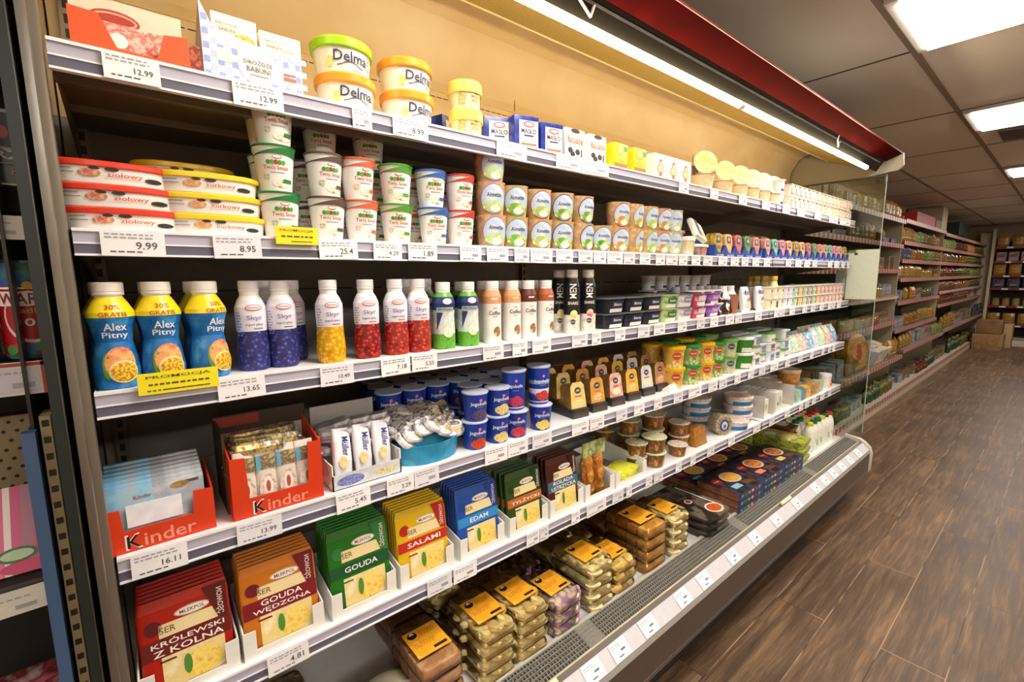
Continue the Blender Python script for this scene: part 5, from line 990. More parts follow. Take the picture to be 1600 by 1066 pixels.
# ================= bottom deck =================
Z = ZD
def cheese_pack(c, w_=.128, d=.208, h=.040, lab=True, bread=False):
    body = blobs(c[0], c[1:], c_scale(c), .45) if not bread else mat(c[0], c[1], .5, noise=c[2:], scale=26, bump=.4)
    g = G(); n0 = random.Random(hash_(c[0]))
    if bread: 
        for i in range(4): g.box(-w_/2+.006, w_/2-.006, -d/2+.01+i*(d-.02)/4, -d/2+.006+(i+1)*(d-.02)/4, .002, h-.004-.002*(i % 2), body, .004)
    else:
        for i in range(3):
            for j in range(5):
                x = -w_/2+.027+i*(w_-.054)/2+n0.uniform(-.008, .008); y = -d/2+.028+j*(d-.056)/4+n0.uniform(-.009, .009); r = n0.uniform(.022, .034); k = len(g.v)
                g.loft([(r*.5, r*.4, -.011, 3), (r*.95, r*.75, -.006, 3), (r, r*.85, .004, 3), (r*.7, r*.6, .010, 3)], body, 11)
                g.move(k, Matrix.Translation((x, y, h*.55+n0.uniform(-.004, .010))) @ Matrix.Rotation(n0.uniform(-.6, .6), 4, 'X') @ Matrix.Rotation(n0.uniform(-.6, .6), 4, 'Y') @ Matrix.Rotation(n0.uniform(0, 3), 4, 'Z'))
        g.box(-w_/2+.006, w_/2-.006, -d/2+.006, d/2-.006, .002, h*.45, body, .004)
    f = G().loft([(w_/2-.006, d/2-.006, 0, 8), (w_/2, d/2, h*.5, 8), (w_/2, d/2, h*.8, 7), (w_/2-.006, d/2-.006, h+.006, 7)], FILM, 24)
    parts = [('cheese', g), ('clear_film', f)]
    if lab:
        s = G().box(-.05, .05, -.058, .044, h+.007, h+.0085, mat('amber_label', 'ffb42c', .5, noise=['f4a820', 'ffc44c'], scale=30)).on(topf(h+.0086))
        s.dot(-.028, .024, .014, .012, c_('2c2622')).add([s.sf(-.036, .027, .001), s.sf(-.020, .027, .001), s.sf(-.028, .039, .001)], [(0, 1, 2)], c_('efe8dc'))
        s.bar(.022, -.046, .040, .010, c_('3a2a14')).scribble(.014, .020, .045, .02, 3, c_('c8841c')).scribble(-.01, -.016, .06, .02, 3, c_('c8841c')).dot(-.038, -.048, .006, .005, c_('c8c83c'))
        parts.append(('label', s))
    return T('cheese_pack', parts)
def hash_(s): return sum(ord(q)*(i+3) for i, q in enumerate(s))
def c_scale(c): return 38
yel = ('curd', 'f2e4ac', 'efdc9c', 'e2c67c'); pale = ('curd2', 'f2ebc4', 'ecdca4', 'd8c484'); pur = ('curd3', 'f0e6c0', 'e4d4b8', '9a6a98'); bro = ('slices', 'd8a478', 'c49064', 'e4b88c'); brd = ('slab', 'e0a848', 'c88c34', 'f0c068'); shr = ('curd4', 'f4e4a0', 'ecd07c', 'd8b45c')
P = {}
for nm, c, b in (('y', yel, 0), ('p', pale, 0), ('u', pur, 0), ('b', bro, 1), ('r', brd, 1), ('s', shr, 0)):
    P[nm] = cheese_pack(c, bread=bool(b)); P[nm+'0'] = cheese_pack(c, bread=bool(b), lab=False)
hh = .0445
STK = [('b', .560, 1.025, 4, 'sliced brown smoked cheese', 1.0), ('y', .745, 1.030, 4, 'lumpy yellow cheese, left', 1.0), ('y', .880, 1.035, 4, 'lumpy yellow cheese, right', .98), ('u', 1.030, 1.040, 3, 'purple-tinged cheese', .98), ('p', 1.205, 1.045, 4, 'pale cheese pieces', 1), ('s', 1.345, 1.060, 3, 'golden cheese pieces', .96), ('r', 1.545, 1.075, 4, 'flat amber slab', 1.1), ('p', 1.72, 1.085, 4, 'shredded pale cheese', 1.0)]
for n_, x, y_, q_, d, s_ in STK:
    for q in range(q_): put(P[n_] if q == q_-1 else P[n_+'0'], x-.014+random.uniform(-.006, .006), 1.054+(.105*(s_-1)), Z+q*hh*s_, 'clear pack of %s, %s' % (d, 'topmost with an amber label' if q == q_-1 else ORD[q]+' from the bottom of its stack'), 'cheese pack', 'clear cheese packs on the deck', rz=random.uniform(-.04, .04), sc=s_)
    if q_:
        for q in range(2): put(P[n_+'0'], x+.03, 1.295, Z+q*hh, 'clear pack of %s in the rear, %s tier' % (d, ('lower', 'upper')[q]), 'cheese pack', 'clear cheese packs in the rear', rz=random.uniform(-.1, .1))
put(P['y0'], .70, 1.32, Z+.10, 'clear pack of yellow cheese lying high in the rear shadow', 'cheese pack', rz=.3)
rc = mat('white_cheese', 'd8cfae', .4, noise=['e4dcc0', 'c8bc94'], scale=14)
g = G().loft([(.085, .085, 0), (.095, .095, .01), (.095, .095, .075), (.085, .085, .09), (.04, .04, .096)], rc, 32)
f = G().loft([(.088, .088, 0), (.099, .099, .05), (.090, .090, .098)], FILM, 24)
lb_ = G().on(topf(.099)).dot(.03, -.03, .05, .042, mat('flower_label', 'c8b8b0', .45, noise=['d8d0cc', 'b8908c', 'e0b060'], scale=40), .001, 22).bar(.0, .002, .03, .012, K, .002).dot(.045, -.04, .010, .010, c_('e8a83c'), .002)
RC = T('round_cheese', [('cheese', g), ('clear_film', f), ('label', lb_)])
put(RC, .43, 1.03, Z+.0, 'round white cheese under film with a flowery label', 'round cheese'); put(RC, .24, 1.02, Z, 'round white cheese at the near end of the deck', 'round cheese'); put(P['y0'], .22, 1.24, Z, 'clear pack of cheese beside the round cheeses', 'cheese pack')
put(P['b0'], .56, 1.03, Z+.10+.08, 'never', 'cheese pack') if False else None
# ham tray
g = G().loft([(.11, .145, 0, 6), (.125, .16, .028, 6), (.125, .16, .032, 6)], mat('black_print', '2a2624', .35, noise=['1c1a1a', '4a403a', '3c3432'], scale=14), 24, (W, mat('tray_top', '35302c', .3, noise=['1f1c1a', '7a6c5c', '2a2624'], scale=16)))
g.on(topf(.033)).dot(.04, -.105, .055, .040, c_('e8e2da'), .0005, 24).dot(.04, -.105, .045, .031, mat('roast', 'b8401c', .3, noise=['d8682c', '8a2410'], scale=40), .0010, 22).dot(-.01, .0, .024, .018, c_('e4dcd4'), .0006).dot(-.01, .0, .018, .013, c_('a83020'), .001).bar(.09, 0, .012, .25, c_('d8d4d0'), .0006)
HT = T('meat_tray', [('tray', g)])
for q in range(3): put(HT, 1.975, 1.075, Z+q*.033, 'black printed meat tray with a red roast picture, %s' % ('bottom of three', 'middle of three', 'top of three')[q], 'meat tray', 'black printed meat trays', sc=(.9, 1, 1))
# ready meals
def meal(c1, food, c2):
    nv = mat('meal_navy', '262c4a', .35, noise=['343a5c', '1c2038'], scale=20); kb = mat('kraft_side', '7a4a2c', .6, noise=['8a5838', '6a3c22'], scale=20)
    g = G().box(-.135, .135, -.11, .11, 0, .036, nv, .002).box(-.1365, -.135, -.108, .108, .002, .034, kb)
    g.on(topf(.036))
    for i in range(9):
        for j in range(7): 
            if (i*3+j*5) % 4: g.bar(-.12+i*.030, -.094+j*.031, .028, .029, c_(('3a2a26', '241f2c', '4c342a', '2c2430', '5c4030')[(i+2*j) % 5], .35), .0004)
    g.dot(.03, .02, .066, .052, c_('e0d4c0', .3), .0010, 26).dot(.03, .02, .056, .043, mat('meal_'+food, food, .4, noise=[c2, 'e8a040'], scale=70), .0016, 24).dot(-.085, .030, .030, .026, c_('a81c1c', .35), .0012).txt('Proste', -.085, .032, .038, W, off=.002)
    g.bar(-.045, -.055, .070, .034, c_(c1, .35), .0010).bar(.045, -.060, .06, .036, c_('6a4430', .35), .0008)
    g.on(flat(-.11)); cc_ = ('6aa0c8', '3c8a5c', 'c8a04c', 'd8c8a8', 'a83030')
    for i in range(6): g.bar(-.10+i*.036, .020, .022, .012, c_(cc_[i % 5]), .0006); g.bar(-.10+i*.036, .009, .020, .004, c_('4a5a8a'), .0006)
    return T('ready_meal_box', [('box', g)])
ml = [meal('8ac0d0', 'd8862c', 'e8b84c'), meal('e08a70', 'c8501c', 'd87a34'), meal('e8c070', 'c86a2c', 'a85028')]
for c, (x, d) in enumerate(((2.335, 'light blue'), (2.61, 'salmon'), (2.885, 'golden'))):
    for r in range(2):
        for q in range(3 if r == 0 else 2): put(ml[c], x+r*.02, 1.045+r*.235-(.02 if r else 0), Z+q*.037, 'dark ready meal box with %s patch, %s stack, %s layer' % (d, ('front', 'rear')[r], ('bottom', 'second', 'top')[q]), 'ready meal box', 'dark ready meal boxes', rz=-.03)
gt2 = mat('green_tray', '8a9a2c', .35, noise=['c8c84c', '5a7a20', 'e0dcc8'], scale=24)
g = G().loft([(.085, .15, 0, 6), (.100, .165, .045, 6), (.100, .165, .050, 6)], gt2, 24, (W, gt2)).on(topf(.0505)).dot(0, -.05, .06, .05, mat('toast', 'c8903c', .5, noise=['e8cf90', '7a9a34'], scale=50), .0006).dot(-.02, .05, .04, .035, c_('dcdcd0'), .0006)
g2 = mat('brown_tray', '7a4a24', .35, noise=['5a3418', 'a8743c'], scale=24)
GT = T('salad_tray', [('tray', g)]); BT = T('dessert_tray', [('tray', G().loft([(.08, .12, 0, 6), (.09, .13, .04, 6)], g2, 24, (g2, mat('brown_top', '5a3c20', .25, noise=['8a6030', '3a2412'], scale=30))).on(topf(.0405)).bar(0, -.04, .09, .07, mat('white_lab', 'd8d0c8', .4, noise=['e8e4e0', 'c0a890'], scale=60)))])
for q in range(3): put(GT, 3.14, 1.115, Z+q*.052, 'lime green printed meal tray, %s of three' % ('bottom', 'middle', 'top')[q], 'meal tray', 'lime green meal trays', sc=(.9, 1, 1)); put(GT, 3.12, 1.34, Z+q*.05, 'lime green meal tray in the rear, %s of three' % ('bottom', 'middle', 'top')[q], 'meal tray', 'lime green trays behind', sc=(.9, .6, 1))
for q in range(4): put(BT, 3.315, 1.21, Z+q*.044, 'brown dessert tray with white label area, %s from the bottom' % ORD[q], 'dessert tray', 'brown dessert trays', sc=(.85, 1, 1))
def mbottle(cap, body='dcdcc8', pr=None):
    m = mat('milk_'+body, body, .3, noise=['e8e8dc', body], scale=40); P_ = circ([(.030, 0), (.034, .005), (.034, .05), (.032, .055), (.034, .06), (.034, .12), (.030, .145), (.020, .172), (.017, .18)])
    return bottle('milk_bottle', P_, [m]*8, cap, lambda b: b.bar(.004, .055, .05, .04, mat('ml_'+(pr or body), pr or 'c8d4c8', .4, noise=['eef0e8'], scale=60), .001), capr=.021)
mbs = {'yellow': mbottle('d8cc2c'), 'green': mbottle('1c6a44', pr='4c9a6c'), 'red': mbottle('c0281c', 'f0e8e6', 'd87a74')}
n = 0
for r in range(3):
    for i in range(6):
        x = 3.40+i*.076-r*.012; y_ = 1.0+r*.078+.03
        if x > X1-.03: continue
        k = 'red' if i >= 5 or (i >= 3 and r > 0) else ('yellow' if (i+r) % 3 == 0 else 'green')
        put(mbs[k], x, y_, Z, 'plastic milk bottle with %s cap, %s row, %s from the left' % (k, ('front', 'second', 'third')[r], ORD[i]), 'milk bottle', 'milk bottles at the far end of the deck')
# ================= neighbouring shelf on the left =================
nb_m = mat('neighbour_black', '1f1e20', .5); nst = mat('rail_grey', 'c4c2cc', .35)
g = G().box(-1.0, -.13, 1.45, 1.5, -H, .9, nb_m)
nbr = link('neighbour_shelf_unit', None, None, (-.5, 1.2, 0)); setp(nbr, 'dark shelf unit cut off by the left edge of the picture', 'shelf unit')
def npart(name, g): o = link(name, g.mesh(name), nbr); o.location = (.5, -1.2, H); return o
npart('back_panel', g)
zn = [at_y(20, 375, 1.0).z, at_y(40, 615, 1.0).z, at_y(60, 945, 1.0).z]
for z in zn: npart('shelf', G().box(-1.0, -.142, 1.0, 1.45, z+.035, z+.045, mat('shelf_dark', '34302e', .5)).box(-1.0, -.142, .996, 1.002, z, z+.045, mat('rail_dark2', '4a484c', .4)))
npart('shelf', G().box(-1.0, -.142, 1.0, 1.45, -1.15, -1.13, nb_m)); npart('base', G().box(-1, -.142, 1.0, 1.45, -H, -1.15, nb_m))
pf_ = mat('perforated_beige', '9a8c6a', .5)
for (x, y, a, b) in ((-.118, .965, -1.12, -.20),):
    g = G().box(x-.004, x+.008, y, y+.05, a, b, pf_)
    z = a+.02
    while z < b: g.box(x+.0075, x+.0085, y+.020, y+.034, z, z+.012, K); g.box(x-.002, x+.006, y-.0005, y+.001, z, z+.010, K); z += .026
    npart('perforated_post', g)
npart('blue_strip', G().box(-.142, -.127, .955, .975, -1.12, -.22, mat('blue_strip', '4a6a94', .3)))
npart('end_panel', G().box(-.134, -.130, .98, 1.45, -1.3, .9, mat('neighbour_end', '2c2a28', .4)))
rb_ = c_('a83a34')
def ntag(px0, px1, z, h, border, d):
    xa, xb = xat(px0, .99, z+h/2), xat(px1, .99, z+h/2); w_ = xb-xa
    g = G().box(-w_/2, w_/2, -.0008, .0008, 0, h, c_('d8d4ca')).on(flat(-.0008))
    if border: g.bar(0, h-.004, w_, .005, rb_).bar(w_/2-.003, h/2, .005, h, rb_); g.bar(-.002, h*.45, w_*.85, h*.75, c_('c8c8d4'), .0008)
    g.bar(w_*.18, h*.30, w_*.30, h*.16, GREY, .0012).scribble(-w_*.05, h*.68, w_*.6, h*.14, 1, GREY, .0012)
    o = one('price_tag', g, d, 'price tag', 'price tags on the left unit'); o.location = ((xa+xb)/2, .990, z+H)
ntag(-40, 37, zn[0], .034, 0, 'small pale price tag under the black bag at the left edge')
ntag(-50, 74, zn[1], .050, 1, 'red-bordered price tag below the red and blue cans')
ntag(-40, 76, zn[2], .040, 0, 'greyish price tag under the pink striped pack')
g = G().loft([(.060, .012, 0, 4), (.066, .035, .04, 3), (.064, .033, .12, 3), (.062, .010, .17, 4)], mat('black_bag', '161616', .3, noise=['201e1e', '101012'], scale=14), 22).on(flat(-.036))
g.dot(.015, .115, .034, .030, c_('b8b4b0'), .001).dot(.015, .115, .029, .025, c_('1c1a1c'), .0016).dot(.006, .112, .008, .010, c_('c83a3c'), .002).txt('RRZA', .012, .080, .060, W, h=.012).bar(.012, .068, .07, .0015, c_('c8b060')).txt('8%', .022, .057, .022, c_('c8a83c'), h=.012).bar(.012, .038, .06, .003, c_('d8d4d0'))
put(T('snack_bag', [('bag', g)]), xat(8, 1.06, zn[0]+.1), 1.06, zn[0]+.045, 'black bag with silver crest at the left edge of the picture', 'bag')
def can():
    P_ = circ([(.024, 0), (.031, .006), (.033, .012), (.033, .140), (.028, .152), (.0265, .156)]); R0 = c_('a81824', .25); al_ = mat('can_alu', 'b0b4b8', .2, metal=.9); bl_ = mat('can_blue', '2a5aa0', .3, noise=['3a8a4c', '2a4a9c', '4a8ac8'], scale=30)
    g = G().loft(P_, [al_, bl_, R0, bl_, al_], 30, (al_, al_)).on(wrap(P_))
    for a in range(6): g.dot(-.028+a*.011, .020+.004*(a % 2), .008, .008, c_(('3a8a3c', 'c83c3c', '2a5aa8')[a % 3]), .0006, 10)
    g.bar(0, .128, .09, .022, bl_, .0006).bar(.0, .114, .09, .003, W, .001).dot(0, .07, .032, .040, c_('d8d4d4'), .0008, 24).dot(0, .072, .029, .037, R0, .0012, 24).bar(0, .098, .075, .022, c_('e4dede'), .0016).txt('WARKA', 0, .098, .066, c_('8a1420'), h=.017, off=.0022).txt('Radler', 0, .080, .038, c_('c89a3c'), h=.008, off=.002).txt('0.0', .006, .062, .028, W, h=.012, off=.002).dot(0, .118, .006, .006, c_('d8a83c'), .0014)
    return T('beer_can', [('can', g)])
CN = can()
for i, (x, y_) in enumerate(((xat(50, 1.05, zn[1]+.1), 1.05), (xat(50, 1.05, zn[1]+.1)-.070, 1.05), (xat(50, 1.05, zn[1]+.1)-.02, 1.125))): put(CN, x, y_, zn[1]+.045, 'red and blue radler can, %s' % ('right one of the two in front', 'left one, cut by the picture edge', 'dim one in the row behind')[i], 'can', 'red and blue cans', rz=.15, sc=1.0)
g = G().box(-.07, .05, -.02, .02, 0, .14, pf_).on(flat(-.02))
for i in range(7):
    for j in range(8): g.dot(-.062+i*.017+(j % 2)*.008, .01+j*.017, .0032, .0032, K, .0006, 7)
put(T('perforated_panel', [('panel', g)]), xat(25, 1.2, zn[2]+.2), 1.22, zn[2]+.13, 'beige perforated board behind the pink striped pack', 'board')
g = G(); k = 0
for i, c in enumerate(('d86a8c', 'e8dcdc', 'c85c80', 'a8788c', 'd0587c', 'e4d8d8')):
    w_ = (.028, .008, .012, .014, .030, .010)[i]; g.pry([(-.052+k, 0), (-.052+k+w_, 0), (-.052+k+w_, .14), (-.052+k, .14)], -.012, .012, mat('stripe'+c, c, .4, noise=[c], scale=9)); k += w_
g.on(flat(-.012)).dot(-.01, .030, .024, .012, c_('3c6a44'), .0006).dot(-.01, .030, .019, .008, c_('b0c8a0'), .001).dot(0, .010, .03, .010, c_('c03c64'), .0006)
put(T('striped_pack', [('pack', g)]), xat(40, 1.03, zn[2]+.08), 1.03, zn[2]+.045, 'pink and white striped pack leaning back at the left edge', 'pack', rx=-.5)
g = G().box(-.09, .07, -.06, .06, 0, .012, mat('red_pack', 'b03040', .35, noise=['d87a84', '8a1c2c', 'e0c0c0'], scale=26), .004); RP = T('red_pack', [('pack', g)])
for i in range(6): put(RP, xat(55, 1.05, -.7)-.002*i-.01, 1.06, -.765+i*.0135, 'flat red-pink pack in the pile at lower left, %s from the bottom' % ORD[i], 'pack', 'pile of red-pink packs', rx=.12)
put(T('pile_base', [('carton', G().box(-.09, .07, -.06, .06, -.36, -.015, mat('pb', '6a2430', .5)))]), xat(55, 1.05, -.7), 1.07, -.765, 'dark red carton under the pile of red-pink packs', 'carton')
# ================= far rack along the same wall =================
rk = link('wall_rack', None, None, (9, 1.4, 0)); setp(rk, 'long shop rack with red-striped price strips beyond the case', 'rack')
def rpart(name, g): o = link(name, g.mesh(name), rk); o.location = (-9, -1.4, H); return o
bg_ = mat('rack_beige', '8a7c68', .6); und = mat('rack_under', '6e6456', .5)  # rack beige set darker, standing in for the rack's shade
rpart('back_panel', G().box(4.02, 15.4, 1.86, 1.90, -H, .72, mat('rack_back', '3a322c', .6)))
sm = bpy.data.materials.new('striped_tickets'); sm.use_nodes = True; nt = sm.node_tree; b_ = nt.nodes['Principled BSDF']
tc = nt.nodes.new('ShaderNodeTexCoord'); wv = nt.nodes.new('ShaderNodeTexBrick'); wv.offset = 0; wv.inputs['Scale'].default_value = 1
wv.inputs['Brick Width'].default_value = .11; wv.inputs['Row Height'].default_value = .5; wv.inputs['Mortar Size'].default_value = .022; wv.inputs['Mortar Smooth'].default_value = 0
wv.inputs['Color1'].default_value = col('8a2c2c'); wv.inputs['Color2'].default_value = col('a04438'); wv.inputs['Mortar'].default_value = col('b8a49a')
mp_ = nt.nodes.new('ShaderNodeMapping'); mp_.inputs['Location'].default_value = (0, .2, 0); mp_.inputs['Rotation'].default_value = (math.pi/2, 0, 0)
nt.links.new(tc.outputs['Object'], mp_.inputs['Vector']); nt.links.new(mp_.outputs[0], wv.inputs['Vector']); nt.links.new(wv.outputs['Color'], b_.inputs['Base Color']); b_.inputs['Roughness'].default_value = .4
# bays: (x start, x end, [(height, front depth)...])
YR = 1.40
BAYS = [(4.05, 7.42, [(.645, YR), (.35, YR), (.05, YR), (-.262, YR), (-.585, YR), (-1.01, 1.30)]),
        (7.44, 10.2, [(.665, YR), (.40, YR), (.175, YR), (-.06, YR), (-.355, YR), (-.715, YR), (-.955, 1.30)]),
        (10.22, 15.35, [(.64, YR), (.40, YR), (.175, YR), (-.06, YR), (-.30, YR), (-.52, YR), (-.925, 1.30)])]
for a, b, L in BAYS:
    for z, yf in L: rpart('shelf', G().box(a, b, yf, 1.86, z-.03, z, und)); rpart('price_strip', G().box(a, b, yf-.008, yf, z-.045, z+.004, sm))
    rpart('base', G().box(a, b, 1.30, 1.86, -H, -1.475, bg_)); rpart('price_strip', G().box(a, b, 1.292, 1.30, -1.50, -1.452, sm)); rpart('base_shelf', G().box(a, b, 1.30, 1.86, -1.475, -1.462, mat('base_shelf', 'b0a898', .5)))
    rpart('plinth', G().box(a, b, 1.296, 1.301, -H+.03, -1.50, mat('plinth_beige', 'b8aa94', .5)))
    rpart('upright', G().box(b-.004, b+.014, 1.42, 1.86, -H, .70, mat('upright_beige', 'a89a80', .5)))
rpart('end_post', G().box(15.37, 15.43, 1.28, 1.5, -H, .9, mat('post_beige', 'c0b094', .5)))
# goods for the rack: wrapper colours darkened to paint in the shade there
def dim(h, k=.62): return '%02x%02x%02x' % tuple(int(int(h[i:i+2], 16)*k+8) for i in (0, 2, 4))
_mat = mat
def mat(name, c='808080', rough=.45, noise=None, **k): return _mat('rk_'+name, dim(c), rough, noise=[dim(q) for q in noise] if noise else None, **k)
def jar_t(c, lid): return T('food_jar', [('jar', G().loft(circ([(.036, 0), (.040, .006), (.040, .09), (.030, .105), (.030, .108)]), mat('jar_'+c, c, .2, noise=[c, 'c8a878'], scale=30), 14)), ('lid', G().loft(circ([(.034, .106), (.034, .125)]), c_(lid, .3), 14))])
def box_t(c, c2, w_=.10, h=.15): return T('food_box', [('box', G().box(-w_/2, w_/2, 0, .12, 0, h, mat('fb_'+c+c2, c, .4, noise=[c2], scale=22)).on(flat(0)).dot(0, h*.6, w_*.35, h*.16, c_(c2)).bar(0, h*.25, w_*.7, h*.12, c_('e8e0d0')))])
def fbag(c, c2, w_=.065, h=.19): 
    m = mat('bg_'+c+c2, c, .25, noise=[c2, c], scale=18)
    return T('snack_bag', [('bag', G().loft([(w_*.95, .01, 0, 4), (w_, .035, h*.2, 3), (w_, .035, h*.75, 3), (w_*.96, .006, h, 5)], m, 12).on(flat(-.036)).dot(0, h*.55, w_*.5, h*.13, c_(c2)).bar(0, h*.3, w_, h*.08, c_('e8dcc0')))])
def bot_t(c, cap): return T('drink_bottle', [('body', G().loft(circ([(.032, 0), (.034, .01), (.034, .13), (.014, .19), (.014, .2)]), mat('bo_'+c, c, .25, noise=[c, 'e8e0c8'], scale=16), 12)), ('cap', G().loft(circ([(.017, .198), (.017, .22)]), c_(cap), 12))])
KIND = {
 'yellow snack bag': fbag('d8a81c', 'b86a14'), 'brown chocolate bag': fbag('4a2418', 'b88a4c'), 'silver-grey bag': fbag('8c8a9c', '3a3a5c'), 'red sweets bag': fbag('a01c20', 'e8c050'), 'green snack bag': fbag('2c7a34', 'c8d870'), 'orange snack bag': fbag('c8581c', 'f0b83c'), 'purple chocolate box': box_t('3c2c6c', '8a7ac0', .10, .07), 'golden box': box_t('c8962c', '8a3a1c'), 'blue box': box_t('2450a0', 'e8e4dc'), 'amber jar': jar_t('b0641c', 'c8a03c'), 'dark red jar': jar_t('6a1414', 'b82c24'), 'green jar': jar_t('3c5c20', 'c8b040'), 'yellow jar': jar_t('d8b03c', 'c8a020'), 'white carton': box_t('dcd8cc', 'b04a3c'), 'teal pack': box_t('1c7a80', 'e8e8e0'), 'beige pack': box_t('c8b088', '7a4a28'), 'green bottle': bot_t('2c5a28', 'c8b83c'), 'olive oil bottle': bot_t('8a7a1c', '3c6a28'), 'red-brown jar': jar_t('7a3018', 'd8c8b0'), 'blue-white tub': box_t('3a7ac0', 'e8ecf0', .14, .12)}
WID = {k: (.135 if 'bag' in k else .09 if 'jar' in k else .085 if 'bottle' in k else .15 if 'tub' in k else .108) for k in KIND}
HGT = {k: (.19 if 'bag' in k else .13 if 'jar' in k else .22 if 'bottle' in k else .12 if 'tub' in k else .07 if 'purple' in k else .15) for k in KIND}
PLAN = [  # one list of kinds per shelf, from top to base
 [['golden box', 'beige pack', 'red sweets bag', 'orange snack bag'], ['red sweets bag', 'purple chocolate box', 'brown chocolate bag', 'yellow snack bag', 'purple chocolate box'], ['yellow jar', 'orange snack bag', 'amber jar', 'beige pack'], ['yellow snack bag', 'green snack bag', 'golden box', 'yellow jar', 'blue box'], ['red-brown jar', 'golden box', 'yellow jar', 'amber jar', 'beige pack'], ['golden box', 'blue box', 'yellow snack bag', 'white carton', 'orange snack bag'], ['white carton', 'dark red jar', 'green jar', 'blue-white tub', 'green bottle', 'olive oil bottle']],
 [[], ['yellow snack bag', 'green snack bag', 'brown chocolate bag', 'orange snack bag'], ['silver-grey bag', 'yellow snack bag', 'green snack bag', 'brown chocolate bag'], ['red sweets bag', 'orange snack bag', 'yellow jar', 'golden box'], ['blue box', 'orange snack bag', 'white carton', 'green jar', 'blue box'], ['blue box', 'yellow snack bag', 'red sweets bag', 'orange snack bag'], ['red sweets bag', 'teal pack', 'white carton', 'green snack bag'], ['blue-white tub', 'beige pack', 'dark red jar', 'green bottle']],
 [[], ['green snack bag', 'dark red jar', 'orange snack bag', 'green jar'], ['brown chocolate bag', 'yellow snack bag', 'green jar', 'green bottle'], ['dark red jar', 'green jar', 'green snack bag'], ['red-brown jar', 'amber jar', 'green jar'], ['dark red jar', 'red-brown jar', 'white carton'], ['red sweets bag', 'white carton', 'beige pack', 'silver-grey bag'], ['beige pack', 'green bottle', 'green jar', 'beige pack']]]
mat = _mat
SHN = ['top', 'second', 'third', 'fourth', 'fifth', 'sixth', 'seventh']
ntot = 0
for bi, (a, b, L) in enumerate(BAYS):
    lv = list(L)+[(-1.462, 1.33)]
    for si, (z, yf) in enumerate(lv):
        kinds = PLAN[bi][si]
        if not kinds: continue
        up = (lv[si-1][0]-.035 if si else .95)-z
        run = (b-a-.04)/len(kinds)
        for ki, kd in enumerate(kinds):
            x = a+.02+ki*run; e = x+run-.01; step = WID[kd]*(1.12 if bi == 0 else 1.35 if bi == 1 else 1.9)
            s_ = min(1.25 if si == len(lv)-2 else 1.0, (up-.01)/HGT[kd])
            if bi == 2: s_ = min(1.3, (up-.01)/HGT[kd])
            nm = ('bottom deck' if si == len(lv)-1 else SHN[si]+' shelf'); where = ('near', 'middle', 'far')[bi]
            q_ = -1
            while x+WID[kd]/2 < e:
                q_ += 1
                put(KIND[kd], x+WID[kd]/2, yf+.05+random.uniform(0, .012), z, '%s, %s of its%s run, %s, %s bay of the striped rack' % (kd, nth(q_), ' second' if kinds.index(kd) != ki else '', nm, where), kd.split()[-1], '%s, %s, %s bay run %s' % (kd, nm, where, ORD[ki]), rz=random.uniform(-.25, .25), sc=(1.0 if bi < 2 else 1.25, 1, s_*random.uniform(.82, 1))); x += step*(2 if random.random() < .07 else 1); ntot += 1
print('rack goods', ntot)
# large things on the near bay
tin = mat('cookie_tin', 'b0701c', .3, metal=.3, noise=['c88a2c', '8a4a14'], scale=22)
g = G().loft([(.175, .175, 0), (.18, .18, .01), (.18, .18, .09), (.185, .185, .092), (.185, .185, .12), (.17, .17, .13)], tin, 36); g.move(0, Matrix.Rotation(math.pi/2, 4, 'X'))
g.on(flat(-.13)).dot(0, 0, .165, .165, mat('tin_rim', 'c08434', .35, noise=['a8641c', 'd8a450'], scale=60), .001, 30).dot(0, 0, .11, .11, mat('tin_face', 'a83c1c', .35, noise=['d8a870', '8a2c14'], scale=30), .002, 30).dot(0, 0, .045, .085, c_('c8402c'), .003)
CT = T('cookie_tin', [('tin', g)])
p = at_y(1357, 546, 1.42)
for j in range(3): put(CT, 5.72+.03*j, 1.46+j*.14, -1.01+.205, 'round golden cookie tin standing on edge, %s from the front' % ORD[j], 'tin', 'round golden tins', rx=-.12, rz=-.25)
put(T('gift_box', [('box', G().box(-.32, .32, 0, .25, 0, .16, mat('gift', 'c8b48c', .4, noise=['d8c8a0', '8a94b8', 'b89a3c'], scale=9)))]), 6.55, 1.34, -1.005, 'wide cream gift box slanting in front of the golden boxes', 'gift box', rx=.3)
# boxes and case tops seen above the rack
for i, (x0_, x1_, c, zt, d) in enumerate(((4.3, 4.7, '3a4048', .83, 'dark grey box on top of the rack near the case'), (4.9, 5.9, '8a2a1c', .82, 'rust red box on top of the rack, near'), (8.6, 9.9, 'a81c1c', .86, 'bright red board standing on top of the rack, farther'), (9.95, 10.4, '5a2a20', .84, 'dark brown poster board on top of the rack'))):
    o = one('storage_box', G().box(x0_, x1_, 1.5, 1.75, .66, zt, mat('sb'+c, c, .5, noise=[c], scale=4)), d, 'storage box')
o = one('wall_column', G().box(10.45, 10.9, 1.5, 1.95, .66, HC-.01, mat('col_beige', 'b8a88c', .7)), 'beige boxed column rising behind the rack to the ceiling', 'column')
o = one('dark_cabinet', G().box(12.2, 13.4, 1.5, 1.9, .72, .96, mat('dg_box', '1c3428', .4, noise=['14261e'], scale=3)), 'dark green box up on the far end of the rack', 'cabinet')
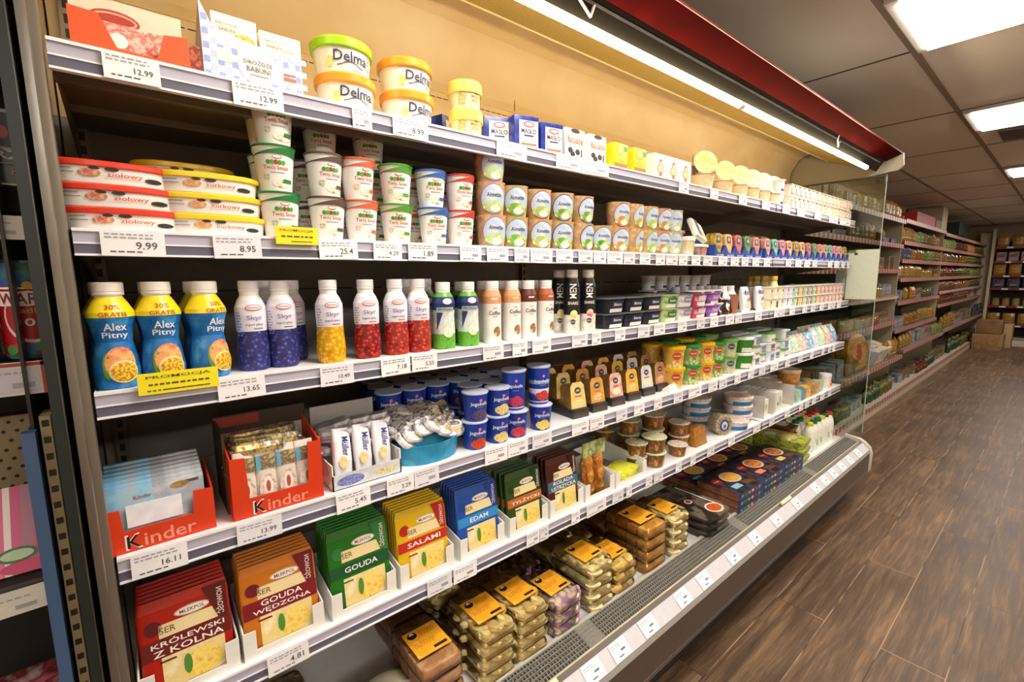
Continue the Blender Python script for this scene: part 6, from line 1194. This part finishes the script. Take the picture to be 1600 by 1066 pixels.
# ================= rack on the back wall =================
XW = 15.2
zl = [at_x(1580, py, XW).z for py in (385, 408, 430, 450, 478, 508)]
rk2 = link('end_rack', None, None, (15.4, 0, 0)); setp(rk2, 'dark red shelving across the end wall of the shop', 'rack')
def r2(name, g): o = link(name, g.mesh(name), rk2); o.location = (-15.4, 0, H); return o
y0_, y1_ = -2.4, 1.24; dr = mat('rack_red', '6a1216', .4)
r2('back_panel', G().box(15.7, 15.74, y0_, y1_, -H, .7, mat('end_back', '2a1c18', .6)))
for z in zl: r2('shelf', G().box(XW, 15.7, y0_, y1_, z-.05, z, dr))
r2('base', G().box(XW+.05, 15.7, y0_, y1_, -H, -H+.14, mat('end_base', 'b8a894', .5))); r2('side_post', G().box(XW-.02, 15.7, y1_, y1_+.05, -H, .98, mat('post_beige', 'c0b094', .5)))
EK = [['orange snack bag', 'golden box', 'yellow snack bag'], ['white carton', 'red sweets bag', 'beige pack'], ['orange snack bag', 'blue box', 'red sweets bag'], ['silver-grey bag', 'beige pack', 'teal pack'], ['yellow jar', 'yellow snack bag', 'red sweets bag'], ['orange snack bag', 'orange snack bag', 'golden box']]
for si, z in enumerate(zl):
    y = y1_-.12; i = 0
    while y > -1.3:
        kd = EK[si][(i//4) % 3]; up = (zl[si-1]-.06 if si else .95)-z
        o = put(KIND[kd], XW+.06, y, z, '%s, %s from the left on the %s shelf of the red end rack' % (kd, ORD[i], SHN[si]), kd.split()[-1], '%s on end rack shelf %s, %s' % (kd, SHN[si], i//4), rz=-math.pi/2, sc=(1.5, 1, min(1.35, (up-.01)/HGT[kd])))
        y -= WID[kd]*1.75; i += 1
    for j in range(9): 
        o = one('price_tag', G().box(-.001, .001, -.05, .05, -.018, .018, c_('d8d0c8')), 'white price tag, %s from the left on %s shelf edge of the end rack' % (ORD[j], SHN[si]), 'price tag', 'price tags, end rack shelf %s' % SHN[si]); o.location = (XW-.003, 1.0-j*.27, z-.025+H)
# cartons and crate on the floor
kb_ = mat('kraft_carton', 'a07a50', .7, noise=['8c6840', 'ae8a60'], scale=6)
def floorbox(x, y, w_, d, h, m, lb, cat='carton', nm='cardboard_carton', z=0):
    o = link(nm, G().box(-w_/2, w_/2, -d/2, d/2, 0, h, m, .006).on(flat(-d/2)).bar(0, h*.9, w_*.9, .03, c_('5a4028')).mesh(nm), None, (x, y, z)); setp(o, lb, cat)
floorbox(13.9, 1.05, .5, .45, .33, kb_, 'brown cardboard carton on the floor at the far rack end'); floorbox(13.95, 1.05, .42, .38, .28, mat('kraft2', '8a6440', .7, noise=['6a4a2c'], scale=5), 'darker cardboard carton stacked on the floor carton', z=.336)
floorbox(14.6, 1.0, .4, .5, .50, mat('kraft3', 'b09068', .7), 'pale cardboard carton behind the stacked cartons')
floorbox(14.7, -.10, .55, 1.0, .34, mat('crate_black', '1c2224', .5, noise=['141a1c'], scale=8), 'dark crate on the floor before the end rack', 'crate', 'plastic_crate')
floorbox(14.75, .10, .5, .35, .40, mat('crate_black', '1c2224', .5), 'dark narrow crate standing on the wide floor crate', 'crate', 'plastic_crate', z=.35)
floorbox(14.9, .72, .3, .5, .12, mat('white_boxes', 'c8bcb0', .5), 'white low box on the floor by the end rack', 'box', 'flat_box')
for lb, gs in LABELS.items():
    if len(gs) > 1 and (None in gs or len(set(gs)) > 1): print('DUP', lb, set(gs))
